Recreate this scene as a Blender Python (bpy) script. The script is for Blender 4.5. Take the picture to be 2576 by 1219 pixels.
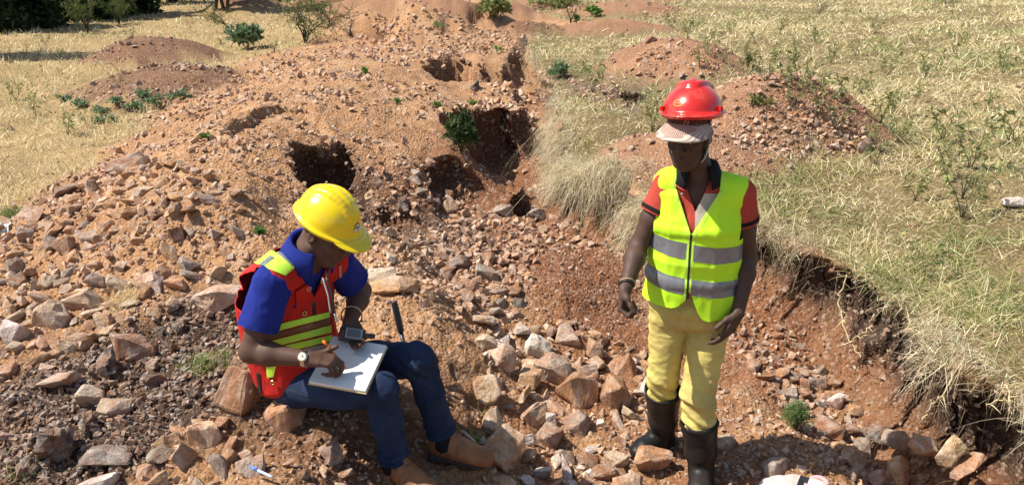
import bpy, bmesh, math, random, time
import numpy as np
from mathutils import Vector, Matrix, Euler

T0 = time.time()
for o in list(bpy.data.objects):
    bpy.data.objects.remove(o)
scene = bpy.context.scene
C = scene.collection
random.seed(7)
RNG = np.random.default_rng(7)

# ------------------------------------------------------------------ camera
CAM_H, PITCH, FOC = 2.3, 20.0, 1946.0          # metres, degrees below level, focal length for a 2576 px wide picture
cam_d = bpy.data.cameras.new('camera')
cam_d.sensor_width = 36.0
cam_d.lens = 36.0 * FOC / 2576.0
cam_d.clip_start, cam_d.clip_end = 0.05, 1200.0
cam = bpy.data.objects.new('camera', cam_d)
cam.location = (0, 0, CAM_H)
cam.rotation_euler = (math.radians(90 - PITCH), 0, 0)
C.objects.link(cam)
scene.camera = cam

# ------------------------------------------------------------------ light
SUN = np.array([-0.586, -0.03, 0.81]); SUN /= np.linalg.norm(SUN)
world = bpy.data.worlds.new('World'); scene.world = world
world.use_nodes = True
wn = world.node_tree.nodes; wl = world.node_tree.links
sky = wn.new('ShaderNodeTexSky'); sky.sky_type = 'NISHITA'; sky.sun_disc = False
sky.sun_elevation = math.asin(SUN[2])
sky.sun_rotation = math.atan2(SUN[0], SUN[1])
sky.air_density, sky.dust_density, sky.ozone_density = 1.0, 1.2, 1.0
bg = wn['Background']; bg.inputs['Strength'].default_value = 0.10
wl.new(sky.outputs['Color'], bg.inputs['Color'])
sun_d = bpy.data.lights.new('sun', 'SUN'); sun_d.energy = 5.0; sun_d.angle = math.radians(0.53)
sun_d.color = (1.0, 0.95, 0.86)
sun = bpy.data.objects.new('sun', sun_d); C.objects.link(sun)
sun.rotation_euler = Vector(SUN).to_track_quat('Z', 'Y').to_euler()
sun.location = (-20, 8, 30)
scene.view_settings.view_transform = 'Standard'
scene.view_settings.look = 'None'
scene.view_settings.gamma = 1.0
scene.view_settings.use_curve_mapping = False
scene.view_settings.exposure = 0.58
scene.render.engine = 'CYCLES'

# ------------------------------------------------------------------ helpers: pixels, noise, meshes
CP, SP = math.cos(math.radians(PITCH)), math.sin(math.radians(PITCH))
def ray(px, py):
    a, b = (px - 1288) / FOC, (609.5 - py) / FOC
    return np.array([a, CP + b * SP, -SP + b * CP])
def at_z(px, py, z):                               # point of the view ray at height z
    r = ray(px, py); t = (z - CAM_H) / r[2]
    return np.array([r[0] * t, r[1] * t, z])
def at_y(px, py, y):                               # point of the view ray at distance y ahead
    r = ray(px, py); t = y / r[1]
    return np.array([r[0] * t, y, CAM_H + r[2] * t])
def to_px(p):
    p = np.asarray(p, float)
    x, y, z = p[..., 0], p[..., 1], p[..., 2] - CAM_H
    d = y * CP - z * SP; u = y * SP + z * CP
    return 1288 + FOC * x / d, 609.5 - FOC * u / d

def _hash(ix, iy, iz, seed):
    h = (ix.astype(np.int64) * 374761393 + iy.astype(np.int64) * 668265263 + iz.astype(np.int64) * 1440662683 + seed * 974634777) & 0xFFFFFFFF
    h = ((h ^ (h >> 13)) * 1274126177) & 0xFFFFFFFF
    h = ((h ^ (h >> 16)) * 2246822519) & 0xFFFFFFFF
    return ((h ^ (h >> 15)) & 0xFFFFFF) / 16777215.0
def vn2(x, y, seed=0):
    x = np.asarray(x, float); y = np.asarray(y, float)
    fx, fy = np.floor(x), np.floor(y); tx, ty = x - fx, y - fy
    tx = tx * tx * (3 - 2 * tx); ty = ty * ty * (3 - 2 * ty)
    z = np.zeros_like(fx)
    a, b = _hash(fx, fy, z, seed), _hash(fx + 1, fy, z, seed)
    c, d = _hash(fx, fy + 1, z, seed), _hash(fx + 1, fy + 1, z, seed)
    return ((a * (1 - tx) + b * tx) * (1 - ty) + (c * (1 - tx) + d * tx) * ty) * 2 - 1
def fbm2(x, y, seed=0, octaves=4, gain=0.5):
    s, a, n = 0, 1.0, 0
    for k in range(octaves):
        s = s + a * vn2(x * 2 ** k + 17.3 * k, y * 2 ** k - 9.1 * k, seed + k); n += a; a *= gain
    return s / n
def vn3(p, seed=0):
    p = np.asarray(p, float); f = np.floor(p); t = p - f; t = t * t * (3 - 2 * t)
    r = 0
    for i in (0, 1):
        for j in (0, 1):
            for k in (0, 1):
                w = (t[..., 0] if i else 1 - t[..., 0]) * (t[..., 1] if j else 1 - t[..., 1]) * (t[..., 2] if k else 1 - t[..., 2])
                r = r + w * _hash(f[..., 0] + i, f[..., 1] + j, f[..., 2] + k, seed)
    return r * 2 - 1
def fbm3(p, seed=0, octaves=3, gain=0.5):
    p = np.asarray(p, float); s, a, n = 0, 1.0, 0
    for k in range(octaves):
        s = s + a * vn3(p * 2 ** k + 11.7 * k, seed + k); n += a; a *= gain
    return s / n
def smooth(a, b, x):
    t = np.clip((x - a) / (b - a), 0, 1)
    return t * t * (3 - 2 * t)

def mesh_np(name, V, F, mat=None, smooth_shade=False, col=None, colname='tint'):
    """a mesh from numpy arrays; F is (n,3) or (n,4)"""
    me = bpy.data.meshes.new(name)
    V = np.asarray(V, np.float32); F = np.asarray(F, np.int32)
    me.vertices.add(len(V)); me.vertices.foreach_set('co', V.ravel())
    k = F.shape[1]
    me.loops.add(F.size); me.loops.foreach_set('vertex_index', F.ravel())
    me.polygons.add(len(F)); me.polygons.foreach_set('loop_start', np.arange(0, F.size, k, dtype=np.int32))
    me.polygons.foreach_set('use_smooth', np.full(len(F), bool(smooth_shade)))
    me.update(calc_edges=True)
    if col is not None:
        a = me.color_attributes.new(colname, 'FLOAT_COLOR', 'POINT')
        c = np.ones((len(V), 4), np.float32); c[:, :3] = col
        a.data.foreach_set('color', c.ravel())
    if mat is not None:
        for m in (mat if isinstance(mat, (list, tuple)) else [mat]): me.materials.append(m)
    return me
def link(name, me, parent=None):
    o = bpy.data.objects.new(name, me); C.objects.link(o)
    if parent is not None: o.parent = parent
    return o
def tag(o, label=None, cat=None, group=None, kind=None):
    if label: o['label'] = label
    if cat: o['category'] = cat
    if group: o['group'] = group
    if kind: o['kind'] = kind
    return o
def empty(name, loc=(0, 0, 0)):
    o = bpy.data.objects.new(name, None); o.empty_display_size = 0.1; o.location = loc
    C.objects.link(o); return o
def reparent(parent, *objs):                        # child keeps its world place (parents are only moved, never turned)
    for o in objs:
        o.parent = parent; o.location = Vector(o.location) - Vector(parent.location)

class Mat:                                          # small node-building shorthand
    def __init__(s, name, rough=0.8, spec=0.3):
        s.m = bpy.data.materials.new(name); s.m.use_nodes = True
        s.n, s.l = s.m.node_tree.nodes, s.m.node_tree.links
        s.b = s.n['Principled BSDF']
        s.b.inputs['Roughness'].default_value = rough
        s.b.inputs['Specular IOR Level'].default_value = spec
    def coord(s, kind='Object'):
        return s.n.new('ShaderNodeTexCoord').outputs[kind]
    def attr(s, name):
        a = s.n.new('ShaderNodeAttribute'); a.attribute_name = name; return a.outputs['Color']
    def noise(s, scale, detail=4, rough=0.55, vec=None, dist=0.0):
        t = s.n.new('ShaderNodeTexNoise'); t.inputs['Scale'].default_value = scale
        t.inputs['Detail'].default_value = detail; t.inputs['Roughness'].default_value = rough; t.inputs['Distortion'].default_value = dist
        if vec is not None: s.l.new(vec, t.inputs['Vector'])
        return t.outputs['Fac']
    def voro(s, scale, vec=None, feature='F1', out='Distance', rand=1.0):
        t = s.n.new('ShaderNodeTexVoronoi'); t.feature = feature; t.inputs['Scale'].default_value = scale
        t.inputs['Randomness'].default_value = rand
        if vec is not None: s.l.new(vec, t.inputs['Vector'])
        return t.outputs[out]
    def mapping(s, vec, scale=(1, 1, 1), rot=(0, 0, 0)):
        t = s.n.new('ShaderNodeMapping'); t.inputs['Scale'].default_value = scale; t.inputs['Rotation'].default_value = rot
        s.l.new(vec, t.inputs['Vector']); return t.outputs['Vector']
    def ramp(s, fac, stops, interp='LINEAR'):
        r = s.n.new('ShaderNodeValToRGB'); e = r.color_ramp.elements; r.color_ramp.interpolation = interp
        while len(e) > len(stops): e.remove(e[-1])
        while len(e) < len(stops): e.new(0.5)
        for k, (p, c) in enumerate(stops):
            e[k].position = p; e[k].color = tuple(c) + (1,) if len(c) == 3 else c
        s.l.new(fac, r.inputs['Fac']); return r.outputs['Color']
    def mix(s, fac, a, b, mode='MIX'):
        x = s.n.new('ShaderNodeMix'); x.data_type = 'RGBA'; x.blend_type = mode
        for sock, v in ((x.inputs[0], fac), (x.inputs[6], a), (x.inputs[7], b)):
            if isinstance(v, (int, float)): sock.default_value = v
            elif isinstance(v, (tuple, list)): sock.default_value = tuple(v) + (1,) if len(v) == 3 else v
            else: s.l.new(v, sock)
        return x.outputs[2]
    def math(s, op, a, b=0.0, clamp=False):
        x = s.n.new('ShaderNodeMath'); x.operation = op; x.use_clamp = clamp
        for sock, v in zip(x.inputs, (a, b)):
            if isinstance(v, (int, float)): sock.default_value = v
            else: s.l.new(v, sock)
        return x.outputs[0]
    def rand(s):
        return s.n.new('ShaderNodeObjectInfo').outputs['Random']
    def col(s, c):
        if isinstance(c, (tuple, list)): s.b.inputs['Base Color'].default_value = tuple(c) + (1,)
        else: s.l.new(c, s.b.inputs['Base Color'])
        return s
    def rough(s, v):
        s.l.new(v, s.b.inputs['Roughness']); return s
    def bump(s, h, strength=0.3, dist=0.01):
        b = s.n.new('ShaderNodeBump'); b.inputs['Strength'].default_value = strength; b.inputs['Distance'].default_value = dist
        s.l.new(h, b.inputs['Height']); s.l.new(b.outputs['Normal'], s.b.inputs['Normal']); return s
# ------------------------------------------------------------------ terrain: two smooth surfaces (bank and trench floor) joined by walls
def ctrl(pts):
    P = np.array([at_z(a, b, c) for a, b, c in pts])
    return P[:, :2], P[:, 2]
U_PTS = [(0,150,.62),(200,120,.62),(400,60,.65),(20,60,.65),(600,100,.7),(560,20,.75),(0,400,.6),(150,330,.6),(300,250,.62),(430,170,.62),(560,150,.65),
    (-200,300,.6),(-300,600,.55),(0,590,.55),(140,500,.58),(300,395,.6),(420,300,.64),(540,222,.68),(690,135,.78),(830,92,.88),
    (100,720,.55),(230,620,.70),(330,560,.82),(420,480,.95),(470,390,1.0),(560,400,1.06),(600,310,1.12),(700,330,1.10),(640,230,1.08),(800,200,1.10),(900,150,1.08),(740,270,1.12),
    (600,550,.86),(500,650,.70),(650,480,.94),(700,560,.75),(350,700,.66),(200,850,.5),(0,800,.5),(0,1000,.46),(100,1200,.46),(-200,1000,.46),(400,1000,.48),(300,850,.53),(600,900,.52),(550,780,.58),(700,1000,.50),(860,1180,.44),(700,1219,.44),(400,1219,.44),(300,1500,.4),(800,1500,.4),
    (1000,830,.52),(900,700,.56),(1050,760,.50),(840,640,.6),(900,900,.5),(800,900,.5),
    (900,300,1.0),(1000,250,1.0),(1050,310,.9),(1130,260,.9),(960,360,.88),(1070,370,.82),(1170,270,.74),(1280,270,.64),(1170,400,.74),(1230,430,.62),(1285,505,.42),
    (1000,130,1.06),(950,100,1.0),(1100,110,1.0),(1250,110,.95),(1010,85,1.0),(930,35,1.3),(1040,15,1.52),(1120,45,1.25),(1190,80,1.0),(1250,60,1.0),(1300,60,1.02),
    (1400,150,.88),(1500,250,.88),(1440,330,.84),(1480,430,.78),(1580,420,.79),(1900,430,.80),(2000,480,.76),(2300,600,.68),(2576,800,.63),(2800,1000,.58),(2900,600,.75),(2200,560,.70),(1750,520,.70),
    (2300,400,.84),(2576,300,.92),(2200,250,.94),(2000,120,1.0),(1700,60,1.05),(1450,60,1.05),(2300,80,1.12),(2576,100,1.15),(2576,20,1.25),(2100,20,1.2),(1700,10,1.2),(2450,950,.57),(2576,1040,.55),(2800,1300,.5)]
L_PTS = [(1500,1200,.03),(1400,1000,.12),(1650,1140,.06),(1760,1240,.05),(1200,1150,.22),(1130,1110,.24),(1010,1215,.24),(1000,1450,.2),(1500,1600,.0),(1300,850,.2),(1100,720,.36),(1000,620,.42),(950,500,.45),(880,480,.40),(960,440,.56),(1050,435,.58),(1150,480,.43),
    (1250,545,.38),(1350,552,.40),(1550,700,.26),(1450,720,.32),(1400,780,.24),(1600,800,.12),(1750,1000,.05),(1800,900,.08),(1680,900,.08),
    (1850,1000,.10),(2000,1110,.14),(2150,1219,.13),(1900,1219,.09),(1950,810,.20),(2050,880,.08),(2100,990,.0),(2250,1090,-.05),(2400,1215,-.08),(1900,740,.30),(2000,760,.28),(2140,800,.28),(2230,895,.20),(2330,985,.15),(2450,1095,.07),(2570,1190,.0),(2300,1400,-.1),(2700,1400,-.05),
    (1250,414,.12),(1195,408,.12),(1310,470,.16),(1330,400,.24),(1370,350,.34),(1350,290,.50),(1330,250,.58),(1258,222,.42),(1184,228,.42),(1310,210,.56),(1320,170,.66),(1310,130,.82),(1300,100,.95)]
TRENCH = [  # lip: px, py, height, wall width (m)
    (1325,100,.95,.3),(1335,130,.9,.12),(1345,165,.88,.12),(1383,193,.86,.12),(1392,226,.86,.12),(1386,268,.85,.12),(1400,300,.84,.15),(1405,360,.82,.18),(1425,420,.80,.18),(1480,447,.74,.16),(1560,440,.76,.12),(1590,470,.73,.12),(1620,540,.66,.14),(1760,570,.64,.16),(1900,600,.62,.14),(2010,635,.62,.14),(2120,690,.60,.16),(2200,765,.58,.16),(2320,855,.57,.16),(2400,930,.56,.14),(2480,990,.55,.13),(2600,1040,.54,.12),(2900,1200,.50,.12),
    (2900,1700,.5,.3),(1500,2400,.1,.5),(700,2200,.4,.3),(800,1400,.42,.25),(830,1250,.45,.22),(850,1066,.5,.3),(960,950,.5,.36),(1070,875,.5,.42),(1130,830,.48,.42),(1120,790,.48,.4),(1080,735,.5,.4),(1000,690,.52,.4),(950,640,.52,.4),(880,590,.55,.35),(820,530,.66,.25),
    (762,486,.86,.14),(730,446,.91,.12),(708,400,.94,.10),(738,367,.97,.10),(806,347,1.0,.10),(826,333,1.02,.10),(849,351,.98,.14),(890,372,.92,.6),(996,396,.82,.9),(1066,387,.80,.6),(1107,390,.79,.14),(1187,418,.70,.14),(1226,446,.60,.14),(1258,490,.48,.12),(1285,518,.40,.12),
    (1300,500,.40,.12),(1262,446,.56,.2),(1215,406,.70,.2),(1179,386,.76,.15),(1111,307,.88,.12),(1155,299,.80,.10),(1226,293,.72,.10),(1306,311,.64,.12),(1318,285,.62,.25),(1285,245,.62,.25),(1240,238,.66,.25),(1169,236,.68,.2),(1115,214,.80,.2),(1060,167,.96,.2),(1151,143,.97,.10),(1223,165,.92,.10),(1272,170,.88,.14),(1288,130,.92,.3),(1300,98,.97,.3)]
BURROWS = [  # small holes in the heaps: lip outline in pixels, depth, wall width
    ([(868,70),(905,58),(940,60),(968,74),(986,95),(940,90),(890,93)], .50, .14),
    ([(1178,34),(1205,18),(1230,30),(1228,46),(1185,48)], .60, .15),
    ([(1302,512),(1332,506),(1352,520),(1350,540),(1318,545)], .36, .06),
    ([(960,200),(1010,214),(1056,240),(1044,252),(1000,236)], .22, .14),
    ([(1095,50),(1140,60),(1165,78),(1160,90),(1120,80)], .25, .2),
]
def rbf(P, Z):
    n = len(P)
    D = np.linalg.norm(P[:, None] - P[None], axis=2)
    s = 1.0 + 0.25 * np.linalg.norm(P, axis=1)
    A = D + np.eye(n) * 0.02 * s
    A = np.block([[A, np.ones((n, 1))], [np.ones((1, n)), np.zeros((1, 1))]])
    w = np.linalg.solve(A, np.append(Z, 0))
    def f(x, y):
        out = np.full(x.shape, w[-1])
        for (a, b), c in zip(P, w[:-1]): out = out + c * np.sqrt((x - a) ** 2 + (y - b) ** 2 + 0.01)
        return out
    return f
_up, _uz = ctrl(U_PTS)
_far = np.array([(-60,60),(-30,90),(0,110),(40,100),(70,60),(-90,150),(0,220),(100,160),(-30,-10),(30,-10),(0,-25),(60,10),(-60,10)], float)
U_S = rbf(np.vstack([_up, _far]), np.append(_uz, [.8,1.0,1.3,1.3,1.2,1.0,1.6,1.5,.5,.8,.5,1.0,.6]))
L_S = rbf(*ctrl(L_PTS))
def poly_sd(poly, x, y, w=None):
    """signed distance (inside negative) to a closed polygon and the value w at the nearest edge point"""
    sh = x.shape; x = x.ravel(); y = y.ravel()
    best = np.full(x.shape, 1e9); inside = np.zeros(x.shape, bool); ww = np.zeros(x.shape)
    n = len(poly)
    for i in range(n):
        ax, ay = poly[i]; bx, by = poly[(i + 1) % n]
        ex, ey = bx - ax, by - ay
        t = np.clip(((x - ax) * ex + (y - ay) * ey) / (ex * ex + ey * ey + 1e-12), 0, 1)
        d = (x - ax - t * ex) ** 2 + (y - ay - t * ey) ** 2
        m = d < best; best = np.where(m, d, best)
        if w is not None: ww = np.where(m, w[i] * (1 - t) + w[(i + 1) % n] * t, ww)
        c = (ay > y) != (by > y)
        with np.errstate(divide='ignore', invalid='ignore'):
            xi = ax + (y - ay) * ex / (ey if ey != 0 else 1e-12)
        inside ^= c & (x < xi)
    d = np.sqrt(best); d = np.where(inside, -d, d)
    return d.reshape(sh), ww.reshape(sh)
TR_XY = np.array([at_z(a, b, c)[:2] for a, b, c, _ in TRENCH]); TR_W = np.array([t[3] for t in TRENCH])
FIELD_L = np.array([at_z(*q)[:2] for q in [(-700,900,.55),(-120,640,.55),(0,580,.55),(70,530,.56),(140,480,.58),(220,430,.6),(300,385,.6),(370,330,.62),(450,265,.64),(545,212,.68),(620,160,.72),(700,128,.78),(780,106,.84),(840,80,.88),(880,40,.95),(900,12,1.0)]] + [np.array([-8., 60.]), np.array([-60., 90.]), np.array([-60., 2.]) ])
_rl = [at_z(a, b, c)[:2] for a, b, c, _ in TRENCH[1:23]]
FIELD_R = np.array([at_z(*q)[:2] for q in [(1322,92,.98),(1500,62,1.05),(1350,40,1.08),(1240,14,1.1)]][::-1] + _rl + [np.array([40., -3.]), np.array([60., 60.]), np.array([-4., 80.])])
HEAPS = [  # centre x, y, radius x, radius y, height, turn, colour id
    (-6.35, 14.0, 1.35, 1.5, .40, .5, 0), (-4.75, 10.6, 1.2, 1.7, .30, .55, 0), (2.35, 6.75, 1.0, .85, .50, -.25, 1), (1.45, 6.1, .95, .75, .20, .2, 1),
    (2.2, 10.9, 1.1, 1.5, .40, 0, 1), (-8.6, 26.0, 1.5, 1.2, .6, 0, 0), (-6.3, 27.0, 1.4, 1.2, .55, 0, 0), (2.6, 19.5, 2.0, 1.4, .25, 0, 1), (0.9, 22.0, 1.4, 1.1, .28, 0, 1), (1.9, 15.6, 1.5, .8, .22, 0, 1), (3.9, 23., 1.5, .8, .2, 0, 1), (-1.2, 16.8, 1.4, 1.1, .42, .3, 1), (-2.7, 17.6, 1.7, 1.3, .50, 0, 1), (-.3, 18.6, 1.3, 1.0, .42, 0, 1), (.25, 15.4, .75, .5, .26, 0, 0), (-3.9, 21., 1.6, 1.2, .5, 0, 1)]
def heap_d(h, x, y):
    cx, cy, rx, ry, H, a, _ = h
    u = ((x - cx) * math.cos(a) + (y - cy) * math.sin(a)) / rx; v = (-(x - cx) * math.sin(a) + (y - cy) * math.cos(a)) / ry
    return np.sqrt(u * u + v * v)
def dist_scale(x, y):
    return np.maximum(np.hypot(x, y), 1.0)
def terrain(x, y, detail=True):
    """height, trench mask (1 inside), signed distance to lip"""
    jx = x + 0.15 * fbm2(x * 2.6, y * 2.6, 11, 4) ; jy = y + 0.15 * fbm2(x * 2.6, y * 2.6, 31, 4)
    u = U_S(x, y)
    for h in HEAPS:
        d = heap_d(h, x, y) + 0.18 * fbm2(x * 1.5, y * 1.5, 51, 3)
        u = u + h[4] * np.clip(1 - d * d, 0, None) ** 1.3
    l = L_S(x, y)
    sd, w = poly_sd(TR_XY, jx, jy, TR_W)
    m = smooth(0.25, -0.75, sd / np.maximum(w, .02)) if False else 1 - smooth(-1.0, 0.12, sd / np.maximum(w, .02))
    z = u * (1 - m) + np.minimum(l, u + .02) * m
    # crack scarp on the spoil heap: the near side has slumped by a hand
    a, b = CR[0], CR[-1]
    cd, _ = poly_sd(CRACK, jx, jy)
    z = z - 0.10 * (1 - smooth(-0.9, 0.0, cd)) * smooth(-0.04, -0.08, cd) * 0 - 0.10 * smooth(0.02, -0.03, cd) * smooth(-1.3, -0.1, cd)
    if detail:
        gl, _ = poly_sd(FIELD_L, x, y); gr, _ = poly_sd(FIELD_R, x, y)
        field = np.clip(smooth(.1, -.3, np.minimum(gl, gr)), 0, 1)
        rough = 1 - 0.55 * field
        z = z + rough * (0.05 * smooth(9, 14, np.hypot(x, y)) * fbm2(x * 2, y * 2, 79, 3) + 0.06 * fbm2(x * 1.3, y * 1.3, 71, 3) + 0.045 * fbm2(x * 4.2, y * 4.2, 72, 4) + 0.030 * np.abs(fbm2(x * 12, y * 12, 73, 3)) + 0.010 * fbm2(x * 45, y * 45, 74, 2))
    return z, m, sd
CR = [(628,292,1.1),(680,276,1.1),(720,268,1.1),(770,268,1.1),(810,285,1.08)]
CRACK = np.array([at_z(*q)[:2] for q in CR + [(840,320,1.05),(760,360,1.05),(680,390,1.05),(600,380,1.05),(590,320,1.08)]])

def ground_hit(px, py, n=260, far=60):
    """first point where view rays through the given pixels meet the terrain"""
    px = np.atleast_1d(np.asarray(px, float)); py = np.atleast_1d(np.asarray(py, float))
    a, b = (px - 1288) / FOC, (609.5 - py) / FOC
    r = np.stack([a, CP + b * SP, -SP + b * CP], 1)
    ts = np.geomspace(1.2, far, n)
    X = r[:, 0, None] * ts; Y = r[:, 1, None] * ts; Z = CAM_H + r[:, 2, None] * ts
    H = terrain_lookup(X, Y)
    below = Z < H
    k = np.argmax(below, 1); k = np.where(below.any(1), np.maximum(k, 1), n - 1)
    i = np.arange(len(px)); d0 = (Z - H)[i, k - 1]; d1 = (Z - H)[i, k]
    f = np.clip(d0 / (d0 - d1 + 1e-9), 0, 1); t = ts[k - 1] * (1 - f) + ts[k] * f
    return np.stack([r[:, 0] * t, r[:, 1] * t, CAM_H + r[:, 2] * t], 1)

# grid: rows at growing distance, columns fan out, dense inside the part of the place the photograph covers
NV, NU = 760, 640
v = np.linspace(0, 1, NV)
rows = np.concatenate([np.linspace(-6, 1.2, 14)[:-1], 1.2 * (11 / 1.2) ** np.linspace(0, 1, 560), 11 * (400 / 11) ** np.linspace(0, 1, 187)[1:]])
NV = len(rows)
s = np.linspace(-1, 1, NU)
fan = np.sign(s) * np.where(np.abs(s) < .86, np.abs(s) / .86 * 0.74, 0.74 + ((np.abs(s) - .86) / .14) ** 2 * 2.2 + (np.abs(s) - .86) * 1.0)
GX = fan[None, :] * (1.0 + np.maximum(rows, 0.4)[:, None] * 1.0); GY = np.repeat(rows[:, None], NU, 1)
GZ, GM, GSD = terrain(GX, GY)
# loose lookup for placing things (rows/columns are monotonic, so bilinear in index space)
def terrain_lookup(x, y):
    x = np.asarray(x, float); y = np.asarray(y, float)
    ri = np.interp(y, rows, np.arange(NV)); fi = np.interp(x / (1.0 + np.maximum(y, 0.4)), fan, np.arange(NU))
    r0 = np.clip(np.floor(ri).astype(int), 0, NV - 2); f0 = np.clip(np.floor(fi).astype(int), 0, NU - 2)
    a, b = ri - r0, fi - f0
    return (GZ[r0, f0] * (1 - a) * (1 - b) + GZ[r0 + 1, f0] * a * (1 - b) + GZ[r0, f0 + 1] * (1 - a) * b + GZ[r0 + 1, f0 + 1] * a * b)
def mask_lookup(G, x, y):
    ri = np.rint(np.interp(y, rows, np.arange(NV))).astype(int); fi = np.rint(np.interp(x / (1.0 + np.maximum(y, 0.4)), fan, np.arange(NU))).astype(int)
    return G[ri, fi]
for poly, dep, fw in BURROWS:
    g_ = np.array([ground_hit([a], [b])[0] for a, b in poly]); s2, _ = poly_sd(g_[:, :2], GX + .04 * fbm2(GX * 5, GY * 5, 17, 2), GY + .04 * fbm2(GX * 5, GY * 5, 18, 2))
    mm = 1 - smooth(-fw, 0.03, s2); GZ = GZ * (1 - mm) + np.minimum(g_[:, 2].mean() - dep, GZ) * mm; GM = np.maximum(GM, mm)
# walls are cut back under their lip: points half way down a steep face move into the bank
gy = np.gradient(GZ, axis=0) / np.maximum(np.gradient(GY, axis=0), 1e-4); gxx = np.gradient(GZ, axis=1) / np.maximum(np.gradient(GX, axis=1), 1e-4)
skew = np.gradient(GX, axis=0) / np.maximum(np.gradient(GY, axis=0), 1e-4); gy = gy - gxx * skew
SL = np.hypot(gxx, gy)
steep = smooth(1.2, 3.0, SL) * (np.hypot(GX, GY) < 16)
nrm = np.maximum(SL, 1e-6)
push = (1 + 1.1 * np.clip(gy / nrm, 0, 1)) * (1 + 1.0 * smooth(7, 11, np.hypot(GX, GY))) * steep * 4 * GM * (1 - GM) * (0.15 + 0.10 * fbm2(GX * 6, GY * 6 + GZ * 9, 91, 3))
for _ in range(2): push = (push + np.roll(push, 1, 0) + np.roll(push, -1, 0) + np.roll(push, 1, 1) + np.roll(push, -1, 1)) / 5
gdx, gdy = gxx / nrm, gy / nrm
for _ in range(3): gdx = (gdx + np.roll(gdx, 1, 0) + np.roll(gdx, -1, 0) + np.roll(gdx, 1, 1) + np.roll(gdx, -1, 1)) / 5; gdy = (gdy + np.roll(gdy, 1, 0) + np.roll(gdy, -1, 0) + np.roll(gdy, 1, 1) + np.roll(gdy, -1, 1)) / 5
DX = GX + gdx * push; DY = GY + gdy * push
DX = DX + steep * 0.030 * fbm2(GX * 16 + GZ * 21, GY * 16 + GZ * 7, 95, 2); DY = DY + steep * 0.030 * fbm2(GX * 16 - GZ * 13, GY * 16 + GZ * 19, 97, 2)

# ground colours (ochre gravel, red subsoil, black topsoil, straw litter, and one painted shadow)
gl, _ = poly_sd(FIELD_L, GX, GY); gr, _ = poly_sd(FIELD_R, GX, GY)
nz = fbm2(GX * 2.2, GY * 2.2, 111, 4); nz2 = fbm2(GX * 7, GY * 7, 113, 3)
OCHRE, RED, DARK, STRAW, PALE = (np.array(c) for c in ((.375, .212, .108), (.21, .095, .048), (.062, .042, .031), (.33, .24, .115), (.50, .355, .23)))
def blob(pts, soft=.25):
    p = np.array([ground_hit([a], [b])[0][:2] for a, b in pts]); d, _ = poly_sd(p, GX + .12 * nz2, GY + .12 * nz)
    return smooth(soft, -soft * .4, d)
col = OCHRE * (1 + .25 * nz[..., None]) + 0 * GX[..., None]
lay = lambda m, c: col * (1 - m[..., None]) + c * m[..., None]
col = lay(.45 * smooth(.05, .5, nz2), PALE)
col = lay(.85 * GM * smooth(-.6, .1, nz) * smooth(12, 9, np.hypot(GX, GY)), RED * 1.05)
col = lay(.75 * blob([(990,430),(1150,440),(1250,540),(1100,560),(980,520)]), RED)
col = lay(.9 * blob([(1330,640),(1500,600),(1600,640),(1600,830),(1450,800),(1320,720)]), RED * .95)
col = lay(.9 * blob([(1850,720),(2060,640),(2500,1030),(2576,1219),(2350,1200),(2180,1000),(1900,800)]), RED * 1.05)
col = lay(.85 * blob([(1190,385),(1330,330),(1420,330),(1420,500),(1390,560),(1240,540),(1100,400)], .3), RED * .85)
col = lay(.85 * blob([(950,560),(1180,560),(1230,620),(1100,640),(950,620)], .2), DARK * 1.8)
col = lay(.85 * blob([(872,430),(955,455),(965,530),(900,560),(870,500)], .2), DARK * 1.3)  # cast shadow of the pit wall, painted into the floor colour
col = lay(.95 * blob([(-60,1010),(200,890),(330,850),(480,780),(590,740),(610,860),(600,1050),(400,1130),(250,1240),(-60,1290)], .3) * smooth(-.95, -.3, nz + .3 * nz2), DARK)
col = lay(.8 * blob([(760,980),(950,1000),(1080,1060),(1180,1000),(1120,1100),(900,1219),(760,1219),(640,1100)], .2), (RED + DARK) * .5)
band = smooth(.05, .6, GM) * smooth(1, .72, GM) * steep                               # black topsoil just under the turf, red below
edge_r = smooth(.35, .05, np.abs(gr))
col = lay(edge_r * smooth(.02, .1, GM) * smooth(.85, .55, GM + .15 * nz2), DARK * 1.1)
col = lay(.92 * smooth(.9, 1.8, SL) * (np.hypot(GX, GY) < 16) * smooth(.02, .06, GM) * (1 - edge_r), RED * .50 + DARK * .6)  # steep cut faces away from the turf edge, laid darker
fl = smooth(.12, -.25, gl + .25 * nz); fr = smooth(.06, -.12, gr + .22 * nz + .12 * nz2) * (1 - smooth(.02, .2, GM))
hp = np.zeros_like(GX); HPC = np.zeros_like(GX)
for h in HEAPS:
    d = heap_d(h, GX, GY) + .25 * nz2
    q = smooth(1.0, .7, d); hp = np.maximum(hp, q)
    HPC = np.where(q > .05, h[6], HPC)
field = np.maximum(fl, fr)
col = lay(fl, STRAW * (1 + .3 * nz[..., None])); col = lay(fr, np.array((.20, .155, .075)) * (1 + .3 * nz[..., None]))
col = lay(hp * (HPC < .5), np.array((.19, .105, .062)) * (1 + .3 * nz2[..., None]))
col = lay(hp * (HPC > .5), np.array((.30, .165, .095)) * (1 + .25 * nz2[..., None]))
col = lay(.9 * blob([(1390,165),(1560,190),(1640,230),(1580,300),(1420,235)], .2) * smooth(-.4, .1, nz), DARK * 2.2)
GRASSY = np.clip(field - hp * 1.2, 0, 1) * (1 - blob([(1400,170),(1560,195),(1600,240),(1540,280),(1420,230)], .2) * .85)
grid = np.arange(NV * NU).reshape(NV, NU)
quads = np.stack([grid[:-1, :-1], grid[:-1, 1:], grid[1:, 1:], grid[1:, :-1]], -1).reshape(-1, 4)
g = Mat('earth', .95, .12)
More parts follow.
